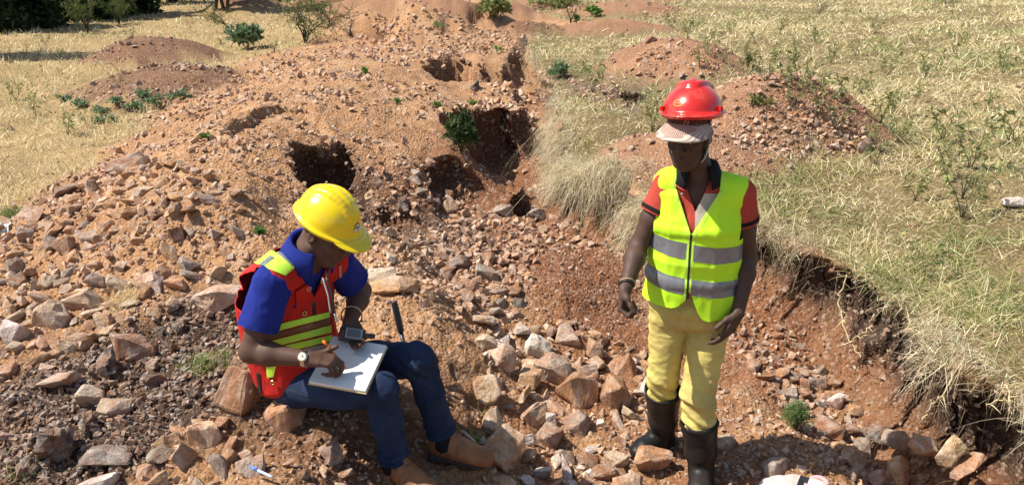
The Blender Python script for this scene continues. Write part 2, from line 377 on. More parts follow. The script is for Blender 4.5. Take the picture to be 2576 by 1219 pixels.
co = g.coord('Object')
sp = g.voro(55, co, 'F1', 'Color'); spd = g.voro(55, co)
val = g.n.new('ShaderNodeSeparateColor'); g.l.new(sp, val.inputs[0])
base = g.mix(g.math('MULTIPLY', g.noise(9, 5, .6, co), .5), g.attr('tint'), (.5, .5, .5), 'OVERLAY')
base = g.mix(.55, base, g.ramp(g.noise(70, 3, .6, co), [(.3, (.25, .22, .2)), (.7, (.85, .8, .75))]), 'OVERLAY')
chip = g.math('GREATER_THAN', val.outputs[0], .80)
base = g.mix(g.math('MULTIPLY', chip, .45), base, g.mix(val.outputs[1], (.24, .12, .07), (.55, .42, .32)))
g.col(base)
hgt = g.math('ADD', g.math('MULTIPLY', g.noise(38, 6, .65, co), 1.0), g.math('MULTIPLY', spd, -.6))
g.bump(hgt, .8, .03)
M_EARTH = g.m
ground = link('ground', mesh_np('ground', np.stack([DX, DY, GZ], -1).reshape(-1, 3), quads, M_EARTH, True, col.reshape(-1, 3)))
tag(ground, kind='structure')
print('terrain', round(time.time() - T0, 1))
# ------------------------------------------------------------------ stones
def hull(points):
    bm = bmesh.new()
    for p in points: bm.verts.new(p)
    r = bmesh.ops.convex_hull(bm, input=bm.verts)
    bmesh.ops.delete(bm, geom=[v for v in bm.verts if not v.link_faces], context='VERTS')
    return bm
def stone_shape(rng, n, flat=.65, block=.5):
    p = rng.normal(size=(n, 3)); p /= np.linalg.norm(p, axis=1)[:, None]
    q = np.sign(p) * np.abs(p) ** (1 - .6 * block)                    # towards a box
    q = q / np.max(np.abs(q), axis=1)[:, None] * (.75 + .25 * rng.random((n, 1))) * block + p * (1 - block)
    return q * np.array([.5, .5 * (.62 + .3 * rng.random()), .5 * flat])
def stone_mesh(name, rng, n, flat, block, cuts, amp, mat):
    bm = hull(stone_shape(rng, n, flat, block))
    if cuts:
        bmesh.ops.bevel(bm, geom=list(bm.edges), offset=.022, segments=1, affect='EDGES', profile=.6)
        bmesh.ops.subdivide_edges(bm, edges=[e for e in bm.edges if e.calc_length() > .12], cuts=cuts, use_grid_fill=True)
    bmesh.ops.triangulate(bm, faces=bm.faces)
    me = bpy.data.meshes.new(name); bm.to_mesh(me); bm.free()
    if amp:
        V = np.empty(len(me.vertices) * 3); me.vertices.foreach_get('co', V); V = V.reshape(-1, 3)
        off = rng.random(3) * 50
        V = V + amp * np.stack([fbm3(V * 5 + off + 9 * k, 5 + k, 3) for k in range(3)], 1)
        me.vertices.foreach_set('co', V.ravel())
    me.materials.append(mat); me.update()
    return me
PAL = {'ochre': (.45, .235, .105), 'rust': (.26, .125, .066), 'tan': (.49, .31, .175), 'pale': (.56, .42, .285), 'grey': (.27, .215, .17), 'white': (.66, .60, .53), 'pinkish': (.44, .28, .20), 'dark brown': (.12, .075, .052), 'black': (.055, .043, .037)}
def stone_material(name, src):
    g = Mat(name, .72, .35)
    co = g.coord('Object')
    if src == 'object':
        oi = g.n.new('ShaderNodeObjectInfo'); c = oi.outputs['Color']
        va = g.n.new('ShaderNodeVectorMath'); va.operation = 'ADD'; g.l.new(co, va.inputs[0])
        sc = g.n.new('ShaderNodeVectorMath'); sc.operation = 'SCALE'; sc.inputs[0].default_value = (37, 51, 23); g.l.new(oi.outputs['Random'], sc.inputs['Scale'])
        g.l.new(sc.outputs[0], va.inputs[1]); v = va.outputs[0]; k = 1.0
    else:
        c = g.attr('tint'); v = co; k = 12.0
    c1 = g.mix(g.ramp(g.noise(2.6 * k, 5, .62, v), [(.42, (0, 0, 0)), (.60, (1, 1, 1))]), c, g.mix(.5, c, (.62, .54, .46)))
    c2 = g.mix(g.math('MULTIPLY', g.ramp(g.noise(1.7 * k, 4, .6, g.mapping(v, (1.3, 1, .8), (.4, .2, .9))), [(.48, (0, 0, 0)), (.64, (1, 1, 1))]), .75), c1, g.mix(.6, c, (.30, .125, .05)))
    c3 = g.mix(.6, c2, g.ramp(g.noise(11 * k, 5, .7, v), [(.28, (.16, .14, .13)), (.5, (.5, .5, .5)), (.72, (.86, .82, .78))]), 'OVERLAY')
    c3 = g.mix(g.math('MULTIPLY', g.ramp(g.noise(3.3 * k, 5, .7, v), [(.46, (0, 0, 0)), (.70, (1, 1, 1))]), .75), c3, (.36, .19, .10))
    g.col(c3)
    g.rough(g.ramp(g.noise(5 * k, 3, .5, v), [(.35, (.5, .5, .5)), (.6, (.85, .85, .85))]))
    g.bump(g.noise(9 * k, 6, .7, v), .55, .06 if src == 'object' else .006)
    return g.m
M_STONE = stone_material('stone', 'object'); M_GRAVEL = stone_material('gravel', 'tint')
srng = np.random.default_rng(21)
BIG = [stone_mesh('stone', srng, int(srng.integers(9, 16)), srng.uniform(.45, .95), srng.uniform(.2, .85), 2, .05, M_STONE) for _ in range(26)]
def small_shape(rng, n, flat, block):
    bm = hull(stone_shape(rng, n, flat, block)); bmesh.ops.triangulate(bm, faces=bm.faces); bm.verts.index_update()
    V = np.array([v.co[:] for v in bm.verts]); F = np.array([[v.index for v in f.verts] for f in bm.faces]); bm.free()
    return V, F
SMALL = [small_shape(srng, int(srng.integers(7, 11)), srng.uniform(.45, .95), srng.uniform(.1, .8)) for _ in range(24)]
def rot_random(rng, n, tilt=.6):
    """random turn about z, then a limited tilt"""
    a = rng.random(n) * 2 * np.pi; b = rng.normal(size=n) * tilt; c = rng.normal(size=n) * tilt
    ca, sa, cb, sb, cc, sc = np.cos(a), np.sin(a), np.cos(b), np.sin(b), np.cos(c), np.sin(c)
    R = np.empty((n, 3, 3))
    Rz = np.stack([np.stack([ca, -sa, 0 * a], -1), np.stack([sa, ca, 0 * a], -1), np.stack([0 * a, 0 * a, 1 + 0 * a], -1)], 1)
    Rx = np.stack([np.stack([1 + 0 * a, 0 * a, 0 * a], -1), np.stack([0 * a, cb, -sb], -1), np.stack([0 * a, sb, cb], -1)], 1)
    Ry = np.stack([np.stack([cc, 0 * a, sc], -1), np.stack([0 * a, 1 + 0 * a, 0 * a], -1), np.stack([-sc, 0 * a, cc], -1)], 1)
    return Rz @ Rx @ Ry
def heap_mesh(name, shapes, P, S, R, COL, mat, smooth_shade=False):
    n = len(P); which = srng.integers(0, len(shapes), n); Vs, Fs, Cs = [], [], []; off = 0
    for k, (V, F) in enumerate(shapes):
        i = np.flatnonzero(which == k)
        if not len(i): continue
        W = np.einsum('nij,vj->nvi', R[i], V) * S[i, None, None] + P[i, None, :]
        Vs.append(W.reshape(-1, 3)); Cs.append(np.repeat(COL[i], len(V), 0))
        Fs.append((F[None] + (np.arange(len(i)) * len(V))[:, None, None]).reshape(-1, 3) + off); off += len(i) * len(V)
    return mesh_np(name, np.concatenate(Vs), np.concatenate(Fs), mat, smooth_shade, np.concatenate(Cs))

def world_poly(px):
    p = np.array(px, float); return ground_hit(p[:, 0], p[:, 1])[:, :2]
def in_poly(poly, n, rng):
    lo, hi = poly.min(0), poly.max(0); out = np.empty((0, 2))
    while len(out) < n:
        q = lo + rng.random((4 * n + 50, 2)) * (hi - lo); d, _ = poly_sd(poly, q[:, 0], q[:, 1]); out = np.vstack([out, q[d < 0]])
    return out[:n]
# regions: pixel outline on the ground, number of stones, smallest and largest size in m, colours, where it is in words, group
REG = [
 ([(-80,620),(140,500),(300,420),(520,440),(640,520),(560,700),(420,800),(150,900),(-80,960)], 640, .025, .145, 'tan ochre pale ochre rust grey ochre', 'on the slope of the spoil heap behind the blue-sleeved man', 'stones down the slope of the spoil heap'),
 ([(470,560),(640,560),(620,770),(420,820),(330,700)], 60, .02, .07, 'ochre tan pale rust', 'on the slope of the spoil heap behind the blue-sleeved man', 'stones down the slope of the spoil heap'),
 ([(560,230),(720,130),(860,110),(880,200),(800,300),(640,310),(520,330)], 150, .03, .12, 'tan tan pale ochre ochre', 'along the crest of the long spoil heap', 'stones along the crest of the spoil heap'),
 ([(300,395),(520,250),(820,120),(1080,200),(1050,340),(700,460),(480,470)], 120, .02, .07, 'tan pale ochre rust', 'along the crest of the long spoil heap', 'stones along the crest of the spoil heap'),
 ([(880,92),(1080,95),(1320,85),(1310,160),(1150,150),(960,180)], 300, .04, .15, 'tan ochre ochre tan', 'on the bank above the farthest pit', 'stones above the farthest pit'),
 ([(1180,232),(1380,200),(1390,260),(1370,330),(1300,300),(1190,280)], 120, .04, .15, 'tan ochre pale rust', 'on the trench floor between the two far pits', 'stones on the floor of the far trench'),
 ([(900,440),(1100,410),(1250,520),(1240,560),(940,560)], 130, .03, .14, 'rust tan ochre grey', 'in the trench behind the yellow hard hat', 'stones in the trench behind the yellow hard hat'),
 ([(930,560),(1250,525),(1420,530),(1640,600),(1600,700),(1330,640),(1320,860),(1050,780),(930,680)], 760, .025, .105, 'rust ochre tan rust ochre pale', 'in the rubble across the trench floor between the two men', 'stones in the rubble between the two men'),
 ([(1100,640),(1330,640),(1330,800),(1150,800)], 190, .04, .12, 'rust ochre tan grey rust', 'in the rubble across the trench floor between the two men', 'stones in the rubble between the two men'),
 ([(1190,800),(1460,790),(1640,900),(1700,1060),(1660,1260),(1240,1260),(1170,1100),(1230,960)], 330, .05, .16, 'tan ochre pale white rust tan', 'in the heap of broken rock beside the black boots', 'broken stones heaped beside the black boots'),
 ([(1190,800),(1460,790),(1640,900),(1700,1060),(1780,1280),(1240,1280),(1170,1100),(1230,960)], 700, .025, .07, 'tan ochre pale rust tan', 'in the heap of broken rock beside the black boots', 'broken stones heaped beside the black boots'),
 ([(450,1060),(640,1000),(940,1060),(960,1280),(300,1280)], 190, .04, .15, 'tan pale ochre rust grey', 'on the ground below the seat of the blue-sleeved man', 'stones below the seated man'),
 ([(620,1000),(900,1040),(1000,1219),(700,1219)], 120, .02, .08, 'rust rust dark_brown tan', 'on the ground below the seat of the blue-sleeved man', 'stones below the seated man'),
 ([(-60,900),(330,800),(560,760),(620,900),(400,1050),(-60,1250)], 60, .02, .09, 'pinkish tan pale rust', 'on the dark soil near the pink half-buried slab', 'stones on the dark soil'),
 ([(1880,930),(2080,900),(2200,1000),(2330,1050),(2460,1219),(2200,1219),(2060,1080)], 420, .03, .13, 'rust ochre grey dark_brown rust', 'on the floor of the near trench under the grass bank', 'stones on the trench floor under the grass bank'),
 ([(1860,880),(2120,880),(2280,1050),(2440,1219),(2150,1219)], 420, .02, .07, 'rust ochre tan grey dark_brown', 'on the floor of the near trench under the grass bank', 'stones on the trench floor under the grass bank'),
 ([(900,60),(1100,20),(1220,70),(1300,100),(1000,110),(880,100)], 260, .04, .14, 'ochre tan rust', 'on the far orange heap', 'stones on the far orange heap'),
 ([(1830,800),(2000,770),(2150,830),(2180,980),(2000,980),(1840,900)], 260, .02, .08, 'rust rust ochre grey', 'on the floor of the near trench under the grass bank', 'stones on the trench floor under the grass bank'),
 ([(1780,960),(1950,1060),(2180,1219),(1780,1280)], 200, .015, .06, 'tan pinkish pale ochre grey', 'on the gravel ridge by the black boots', 'stones on the gravel ridge'),
 ([(1840,300),(1960,260),(2120,290),(2220,380),(2000,400),(1850,370)], 330, .02, .085, 'tan pinkish pale rust grey', 'on the gravel mound behind the red hard hat', 'stones on the gravel mound'),
 ([(1850,200),(1980,190),(2100,250),(2100,320),(1840,300)], 110, .02, .07, 'rust ochre tan', 'on the gravel mound behind the red hard hat', 'stones on the gravel mound'),
 ([(1610,130),(1720,110),(1760,170),(1600,180)], 50, .03, .12, 'tan pale ochre', 'on the small mound beyond the red hard hat', 'stones on the small far mound'),
 ([(240,250),(520,190),(580,240),(480,290),(300,320)], 70, .03, .11, 'rust pinkish tan', 'on the low brown mound at the edge of the dry field', 'stones on the low brown mound'),
 ([(1500,640),(1640,640),(1640,760),(1500,620)], 40, .03, .08, 'rust dark_brown', 'in the rubble across the trench floor between the two men', 'stones in the rubble between the two men'),
 ([(-40,700),(200,640),(260,760),(180,900),(-40,900)], 26, .08, .14, 'tan pale ochre grey', 'on the slope of the spoil heap behind the blue-sleeved man', 'stones down the slope of the spoil heap'),
]
cand = []
for poly, n, lo, hi, cols, where, grp in REG:
    n = int(n * 2.5); q = in_poly(world_poly(poly), n, srng)
    size = lo * (hi / lo) ** (srng.random(n) ** 2.3)
    cs = cols.split()
    for k in range(n):
        c = cs[srng.integers(len(cs))].replace('_', ' ')
        cand.append((q[k, 0], q[k, 1], size[k], c, where, grp))
CX = np.array([c[:2] for c in cand]); CS = np.array([c[2] for c in cand])
CZ = terrain_lookup(CX[:, 0], CX[:, 1])
STEEP = mask_lookup(SL, CX[:, 0], CX[:, 1])
pxx, pyy = to_px(np.stack([CX[:, 0], CX[:, 1], CZ], 1))
depth = CX[:, 1] * CP + (CAM_H - CZ) * SP
app = CS / depth * FOC
ok = STEEP < 1.6
RMP = np.array([ground_hit([a], [b])[0][:2] for a, b in [(1340,650),(1500,615),(1590,650),(1600,820),(1470,830),(1330,740)]])
ok &= ~((poly_sd(RMP, CX[:, 0], CX[:, 1])[0] < -.02) & (srng.random(len(CX)) < .9))
DKP = np.array([ground_hit([a], [b])[0][:2] for a, b in [(-60,1010),(200,890),(330,850),(480,780),(590,740),(610,860),(600,1050),(400,1130),(250,1240),(-60,1290)]])
ok &= ~((poly_sd(DKP, CX[:, 0], CX[:, 1])[0] < -.03) & (srng.random(len(CX)) < .72))
# keep big stones from swallowing each other or standing where the men sit and stand
CLEAR = [(-.86, 2.85, .30), (-.50, 2.75, .16), (-.30, 2.9, .14), (.72, 3.2, .13), (.87, 2.92, .12), (-.2, 2.75, .13), (-.33, 2.66, .1)]
for cx, cy, r in CLEAR: ok &= ~((np.hypot(CX[:, 0] - cx, CX[:, 1] - cy) < r + CS * .35) & (CS > .03))
order = np.argsort(-CS); keep = []
cell = {}
for i in order:
    if not ok[i]: continue
    x, y, s = CX[i, 0], CX[i, 1], CS[i]; bad = False
    for a in range(int((x - .2) // .2), int((x + .2) // .2) + 1):
        for b in range(int((y - .2) // .2), int((y + .2) // .2) + 1):
            for (x2, y2, s2) in cell.get((a, b), ()):
                if (x - x2) ** 2 + (y - y2) ** 2 < (.30 * (s + s2)) ** 2: bad = True
    if bad: continue
    cell.setdefault((int(x // .2), int(y // .2)), []).append((x, y, s)); keep.append(i)
keep = np.array(keep)
# stones that can be told apart by themselves: pixel centre, size in pixels across / up, colour, label
NOTED = [
 (600,975,135,150,'rust','large smooth reddish boulder leaning beside the seat of the man in the red vest'),
 (728,1030,125,125,'ochre','rough orange block that the man in the red vest sits on'),
 (1455,975,110,110,'ochre','orange wedge-shaped stone with a sharp upright peak in the rock heap'),
 (1548,985,95,125,'ochre','tall orange slab leaning upright nearest the yellow trousers'),
 (1392,925,110,95,'pale','big pale quartz block just behind the orange wedge stone'),
 (1262,893,90,90,'pale','squarish pale quartz block at the edge of the rock heap'),
 (1352,870,80,75,'white','whitish angular stone on top of the rock heap'),
 (1432,845,90,60,'pale','pale lumpy stone at the back of the rock heap'),
 (1555,925,95,95,'ochre','rough orange stone standing behind the tall leaning slab'),
 (1225,975,95,80,'tan','blocky tan stone between the brown boot and the orange wedge'),
 (1240,1060,110,85,'pale','flat round pale stone beyond the toe of the brown boot'),
 (1340,1035,75,75,'tan','tan stone propped in the middle of the rock heap'),
 (1450,1060,95,75,'grey','grey speckled stone below the tall leaning slab'),
 (1640,1160,115,100,'ochre','flat rust-orange stone resting against the toe of the black boot'),
 (1265,1130,140,80,'ochre','long orange-brown stone just beyond the toe of the brown boot'),
 (1385,1090,85,80,'rust','round-backed reddish stone beyond the long orange-brown stone'),
 (628,1165,80,90,'pale','pale grey upright block under the man in the red vest'),
 (832,1130,75,70,'grey','grey block with a white edge beside the blue jeans'),
 (507,1090,105,95,'tan','pale orange angular block on the dark soil'),
 (268,1158,145,70,'dark brown','long brown slab lying on the dark soil'),
 (330,868,120,70,'rust','brown flat-topped stone sloping on the dark soil edge'),
 (225,1205,150,60,'white','broad white quartz lump at the lower edge of the dark soil'),
 (150,960,130,75,'pinkish','pink slab half buried in the dark soil'),
 (222,1000,75,85,'pale','pale cracked stone beside the pink half-buried slab'),
 (285,1020,95,55,'pale','pale flat stone between the pink slab and the brown slab'),
 (128,790,95,85,'pale','pale rounded stone low on the spoil heap'),
 (42,830,85,80,'white','white and yellow stone low on the spoil heap'),
 (212,750,95,65,'pale','smooth pale grey stone low on the spoil heap'),
 (185,742,100,60,'ochre','orange slab tucked behind the smooth pale grey stone'),
 (552,745,150,65,'pale','wide pale slab just behind the elbow of the blue sleeve'),
 (430,630,50,85,'ochre','upright orange stone on the spoil heap slope'),
 (316,408,110,55,'rust','long grey-brown slab lying on the shoulder of the spoil heap'),
 (80,535,90,65,'pinkish','large pinkish boulder at the edge of the dry field'),
 (170,477,70,50,'dark brown','dark brown block at the edge of the dry field'),
 (1353,537,70,38,'grey','grey boulder beside the dark hole in the trench'),
 (1268,528,70,36,'grey','flat grey boulder at the end of the earth ridge in the trench'),
 (1133,517,52,44,'tan','square tan block in the trench behind the yellow hard hat'),
 (1560,562,70,44,'dark brown','dark boulder under the hanging grass behind the red sleeve'),
 (1225,690,80,50,'grey','flat grey stone in the middle of the rubble'),
 (1150,655,75,40,'dark brown','dark flat stone at the back of the rubble'),
 (2082,1075,100,55,'rust','dark red block beside the feathery green plant'),
 (2215,1085,75,55,'black','black clod-like stone on the trench floor'),
 (2255,1100,80,60,'grey','dark grey stone next to the black clod-like stone'),
 (2320,1118,115,45,'ochre','long ochre stone on the trench floor under the grass bank'),
 (2388,1122,85,85,'tan','tan three-cornered stone at the foot of the red earth wall'),
 (2440,1168,95,85,'ochre','large ochre slab with dark roots at the foot of the red earth wall'),
 (2148,1150,90,55,'tan','pale brown flat stone on the trench floor'),
 (2260,1185,100,70,'ochre','broad orange-brown stone at the lower end of the trench floor'),
 (2105,1005,62,55,'white','shiny white and pink quartz stone on the trench floor'),
 (1955,1175,80,75,'grey','big grey stone beside the pale bag'),
 (1635,99,48,26,'rust','brown block perched on top of the small far mound'),
 (2172,365,44,42,'pinkish','pinkish stone at the foot of the gravel mound'),
 (2543,513,58,32,'white','white stone lying in the grass bank'),
 (960,690,90,40,'pale','whitish flat stone behind the forearm with the bangle'),
 (985,712,150,52,'ochre','wide orange rock outcrop behind the forearm with the bangle'),
 (1820,1110,75,60,'pale','pale stone beside the nearer black boot'),
]
def place_stone(me, x, y, z, size, rot, color):
    o = bpy.data.objects.new('stone', me); C.objects.link(o)
    o.location = (x, y, z); o.scale = size; o.rotation_euler = rot
    k = srng.uniform(.82, 1.15); o.color = tuple(min(1, c * k * srng.uniform(.94, 1.06)) for c in PAL[color]) + (1,)
    return o
N_IND = 0; noted_xy = []
for px, py, w, h, c, lab in NOTED:
    p = ground_hit([px], [py + h * .30])[0]
    D = p[1] * CP + (CAM_H - p[2]) * SP; W, H = .86 * w * D / FOC, .86 * h * D / FOC * 1.1
    o = place_stone(BIG[srng.integers(len(BIG))], p[0], p[1] + W * .12, p[2] + H * .18, (1, 1, 1), (srng.normal() * .18, srng.normal() * .18, srng.normal() * .5), c)
    d = np.array([v.co[:] for v in o.data.vertices]); ex = d.max(0) - d.min(0)
    o.scale = (W / ex[0], min(W, max(W, H) * .8) / ex[1], H / ex[2])
    tag(o, lab, 'stone', 'stones that stand out from the rubble'); N_IND += 1; noted_xy.append((p[0], p[1], max(W, .08)))
for x, y, w in noted_xy:
    keep = keep[~((np.hypot(CX[keep, 0] - x, CX[keep, 1] - y) < .42 * w + .30 * CS[keep]) & (CS[keep] > .03))]
inview = (pxx[keep] > -20) & (pxx[keep] < 2596) & (pyy[keep] > -10) & (pyy[keep] < 1240)
# hidden behind the two men: not worth an object of its own
hid = ((pxx[keep] > 1640) & (pxx[keep] < 1880) & (pyy[keep] > 250) & (pyy[keep] < 960)) | ((pxx[keep] > 640) & (pxx[keep] < 860) & (pyy[keep] > 500) & (pyy[keep] < 950))
rank = keep[np.argsort(-(app[keep] * (inview & ~hid)))]
ind, rest = rank[:300 - N_IND], rank[300 - N_IND:]
for i in ind:
    x, y, s, c, where, grp = cand[i]
    sw = srng.integers(0, 4); shape_word, dims = (('flat', (1.1, 1.0, .62)), ('blocky', (.95, .95, 1.1)), ('long', (1.35, .75, .8)), ('rounded', (1.0, .95, .9)))[sw]
    o = place_stone(BIG[srng.integers(len(BIG))], x, y, CZ[i] + s * srng.uniform(.02, .22), tuple(s * q * srng.uniform(.93, 1.07) for q in dims), (srng.normal() * .3, srng.normal() * .3, srng.random() * 6.28), c)
    size_word = 'small' if s < .085 else 'fist-sized' if s < .12 else 'large'
    tag(o, '%s %s %s stone %s' % (size_word, shape_word, c, where), 'stone', grp)
print('stones', len(ind) + N_IND, len(rest), round(time.time() - T0, 1))
R_ = rot_random(srng, len(rest), .5)
Pn = np.stack([CX[rest, 0], CX[rest, 1], CZ[rest] + CS[rest] * srng.uniform(-.05, .25, len(rest))], 1)
_ri = np.rint(np.interp(CX[rest, 1], rows, np.arange(NV))).astype(int); _fi = np.rint(np.interp(CX[rest, 0] / (1.0 + np.maximum(CX[rest, 1], 0.4)), fan, np.arange(NU))).astype(int)
colr = .7 * np.array([PAL[cand[i][3]] for i in rest]) * srng.uniform(.75, 1.25, (len(rest), 1)) + .3 * col[_ri, _fi]
MID = []
for k in range(14):
    me = stone_mesh('s', srng, int(srng.integers(8, 13)), srng.uniform(.5, .95), srng.uniform(.2, .8), 0, 0, M_GRAVEL)
    V = np.array([v.co[:] for v in me.vertices]); F = np.array([p.vertices[:] for p in me.polygons]); bpy.data.meshes.remove(me); MID.append((V, F))
rub = link('rubble', heap_mesh('rubble', MID, Pn, CS[rest], R_, colr, M_GRAVEL)); tag(rub, 'countless smaller broken stones strewn over heap and trench', 'rubble', kind='stuff')

def dusted(c, x, y, k):                                        # chips wear the dust of the ground they lie on
    ri = np.rint(np.interp(y, rows, np.arange(NV))).astype(int); fi = np.rint(np.interp(x / (1.0 + np.maximum(y, 0.4)), fan, np.arange(NU))).astype(int)
    return c * (1 - k) + col[ri, fi] * k
# gravel: chips everywhere on bare earth, thinner in the dry fields
def scatter(n, rng, ymin=1.2, ymax=16.0, spread=.80):
    y = ymin * (ymax / ymin) ** rng.random(n); x = (rng.random(n) * 2 - 1) * spread * (y + .6); return x, y
def gravel(name, n, lo, hi, keep_fn, colors, seed, label, cat='gravel', shapes=SMALL, ymax=24.0, power=2.2, sink=(-.1, .3)):
    r = np.random.default_rng(seed); x, y = scatter(n, r, ymax=ymax)
    k = r.random(n) < keep_fn(x, y); x, y = x[k], y[k]; n = len(x)
    z = terrain_lookup(x, y); s = lo * (hi / lo) ** (r.random(n) ** power) * np.clip(np.hypot(x, y) / 3.6, .8, 2.5)
    c = dusted(np.array(colors)[r.integers(0, len(colors), n)], x, y, .5) * r.uniform(.7, 1.3, (n, 1))
    o = link(name, heap_mesh(name, shapes, np.stack([x, y, z + s * r.uniform(sink[0], sink[1], n)], 1), s, rot_random(r, n, .7), c, M_GRAVEL)); tag(o, label, cat, kind='stuff'); return o
bare = lambda x, y: (1 - .97 * np.clip(mask_lookup(GRASSY, x, y) * 1.3, 0, 1)) * (mask_lookup(SL, x, y) < 2.0)
_rmp = np.array([ground_hit([a], [b])[0][:2] for a, b in [(1340,650),(1500,615),(1590,650),(1600,820),(1470,830),(1330,740)]])
patchy = lambda x, y: bare(x, y) * (1 - .85 * smooth(.05, -.1, poly_sd(_rmp, x, y)[0])) * np.clip(.40 + 1.7 * fbm2(x * 1.5, y * 1.5, 201, 4), .03, 1)
EARTHY = [PAL[c] for c in ('ochre', 'rust', 'tan', 'ochre', 'rust', 'pale', 'tan', 'pinkish', 'grey')]
gravel('gravel', 95000, .010, .050, patchy, EARTHY, 301, 'fine loose stone chips scattered over the bare earth')
# stones and lumps sticking out of the cut faces
wi = np.argwhere((steep > .35) & (np.hypot(GX, GY) < 13)); cellw = np.hypot(GX[wi[:, 0], wi[:, 1]], GY[wi[:, 0], wi[:, 1]]) ** 2; wi = wi[srng.choice(len(wi), 9000, p=cellw / cellw.sum())]
wp = np.stack([DX, DY, GZ], -1)[wi[:, 0], wi[:, 1]] + srng.normal(size=(9000, 3)) * .008; ws_ = .010 * (5.0 ** (srng.random(9000) ** 2.4)) * np.clip(np.hypot(wp[:, 0], wp[:, 1]) / 4, .8, 2)
o = link('wall_stones', heap_mesh('wall_stones', SMALL, wp, ws_, rot_random(srng, 9000, 1.0), (.35 * np.array(EARTHY)[srng.integers(0, len(EARTHY), 9000)] + .65 * col[wi[:, 0], wi[:, 1]]) * srng.uniform(.6, 1.3, (9000, 1)), M_GRAVEL)); tag(o, 'small stones and lumps sticking out of the cut earth faces', 'stones', kind='stuff')
DK = np.array([ground_hit([a], [b])[0][:2] for a, b in [(-60,1010),(200,890),(330,850),(480,780),(590,740),(610,860),(600,1050),(400,1130),(250,1240),(-60,1290)]])
def dark(x, y):
    d, _ = poly_sd(DK, x, y); return smooth(.10, -.15, d + .12 * fbm2(x * 3, y * 3, 401, 3)) * .95
gravel('soil_crumbs', 110000, .010, .060, dark, [(.055, .038, .028), (.07, .048, .034), (.045, .033, .026), (.09, .06, .04)], 302, 'dark crumbly topsoil lumps around the half-buried pink slab', 'soil', ymax=4.2, power=2.6)
RM = np.array([ground_hit([a], [b])[0][:2] for a, b in [(1340,640),(1500,610),(1590,650),(1600,820),(1470,830),(1330,740)]])
def redm(x, y):
    d, _ = poly_sd(RM, x, y); return smooth(.08, -.12, d + .1 * fbm2(x * 3, y * 3, 402, 3))
gravel('red_crumbs', 110000, .008, .022, redm, [(.20, .075, .038), (.24, .09, .045), (.16, .06, .03)], 303, 'heap of crumbly dark red earth between the rubble and the yellow vest', 'soil', ymax=6.5)
# earth clods that can be told apart
CLOD = [stone_mesh('soil_clod', srng, 16, .8, .1, 2, .16, M_STONE) for _ in range(4)]
for px, py, w, c, lab in [(1015,517,56,'black','round black earth clod in the trench behind the yellow hard hat'), (458,822,62,'black','dark earth clod at the upper edge of the dark soil'), (275,915,95,'black','broad black clod beside the brown flat-topped stone'), (130,1120,150,'black','big mound of black earth with dry roots in the lower corner'), (225,1070,80,'black','black clod against the long brown slab'), (375,965,80,'black','black clod in the middle of the dark soil'), (245,975,55,'black','small black clod touching the pink half-buried slab'), (490,985,60,'black','black clod below the green grass tuft'), (590,800,60,'black','grey-black clod behind the elbow of the blue sleeve'), (1198,218,40,'black','dark lump in the mouth of the far pit'), (1352,232,30,'black','black clod on the floor of the far trench'), (60,1180,90,'black','black clod at the lowest corner of the dark soil')]:
    p = ground_hit([px], [py + w * .2])[0]; D = p[1] * CP + (CAM_H - p[2]) * SP; s = w * D / FOC * 1.05
    o = place_stone(CLOD[srng.integers(4)], p[0], p[1] + s * .1, p[2] + s * .15, (s, s * .9, s * .85), (0, 0, srng.random() * 6), c); o.name = 'soil_clod'
    tag(o, lab, 'clod', 'clods of dark earth')
print('gravel', round(time.time() - T0, 1))
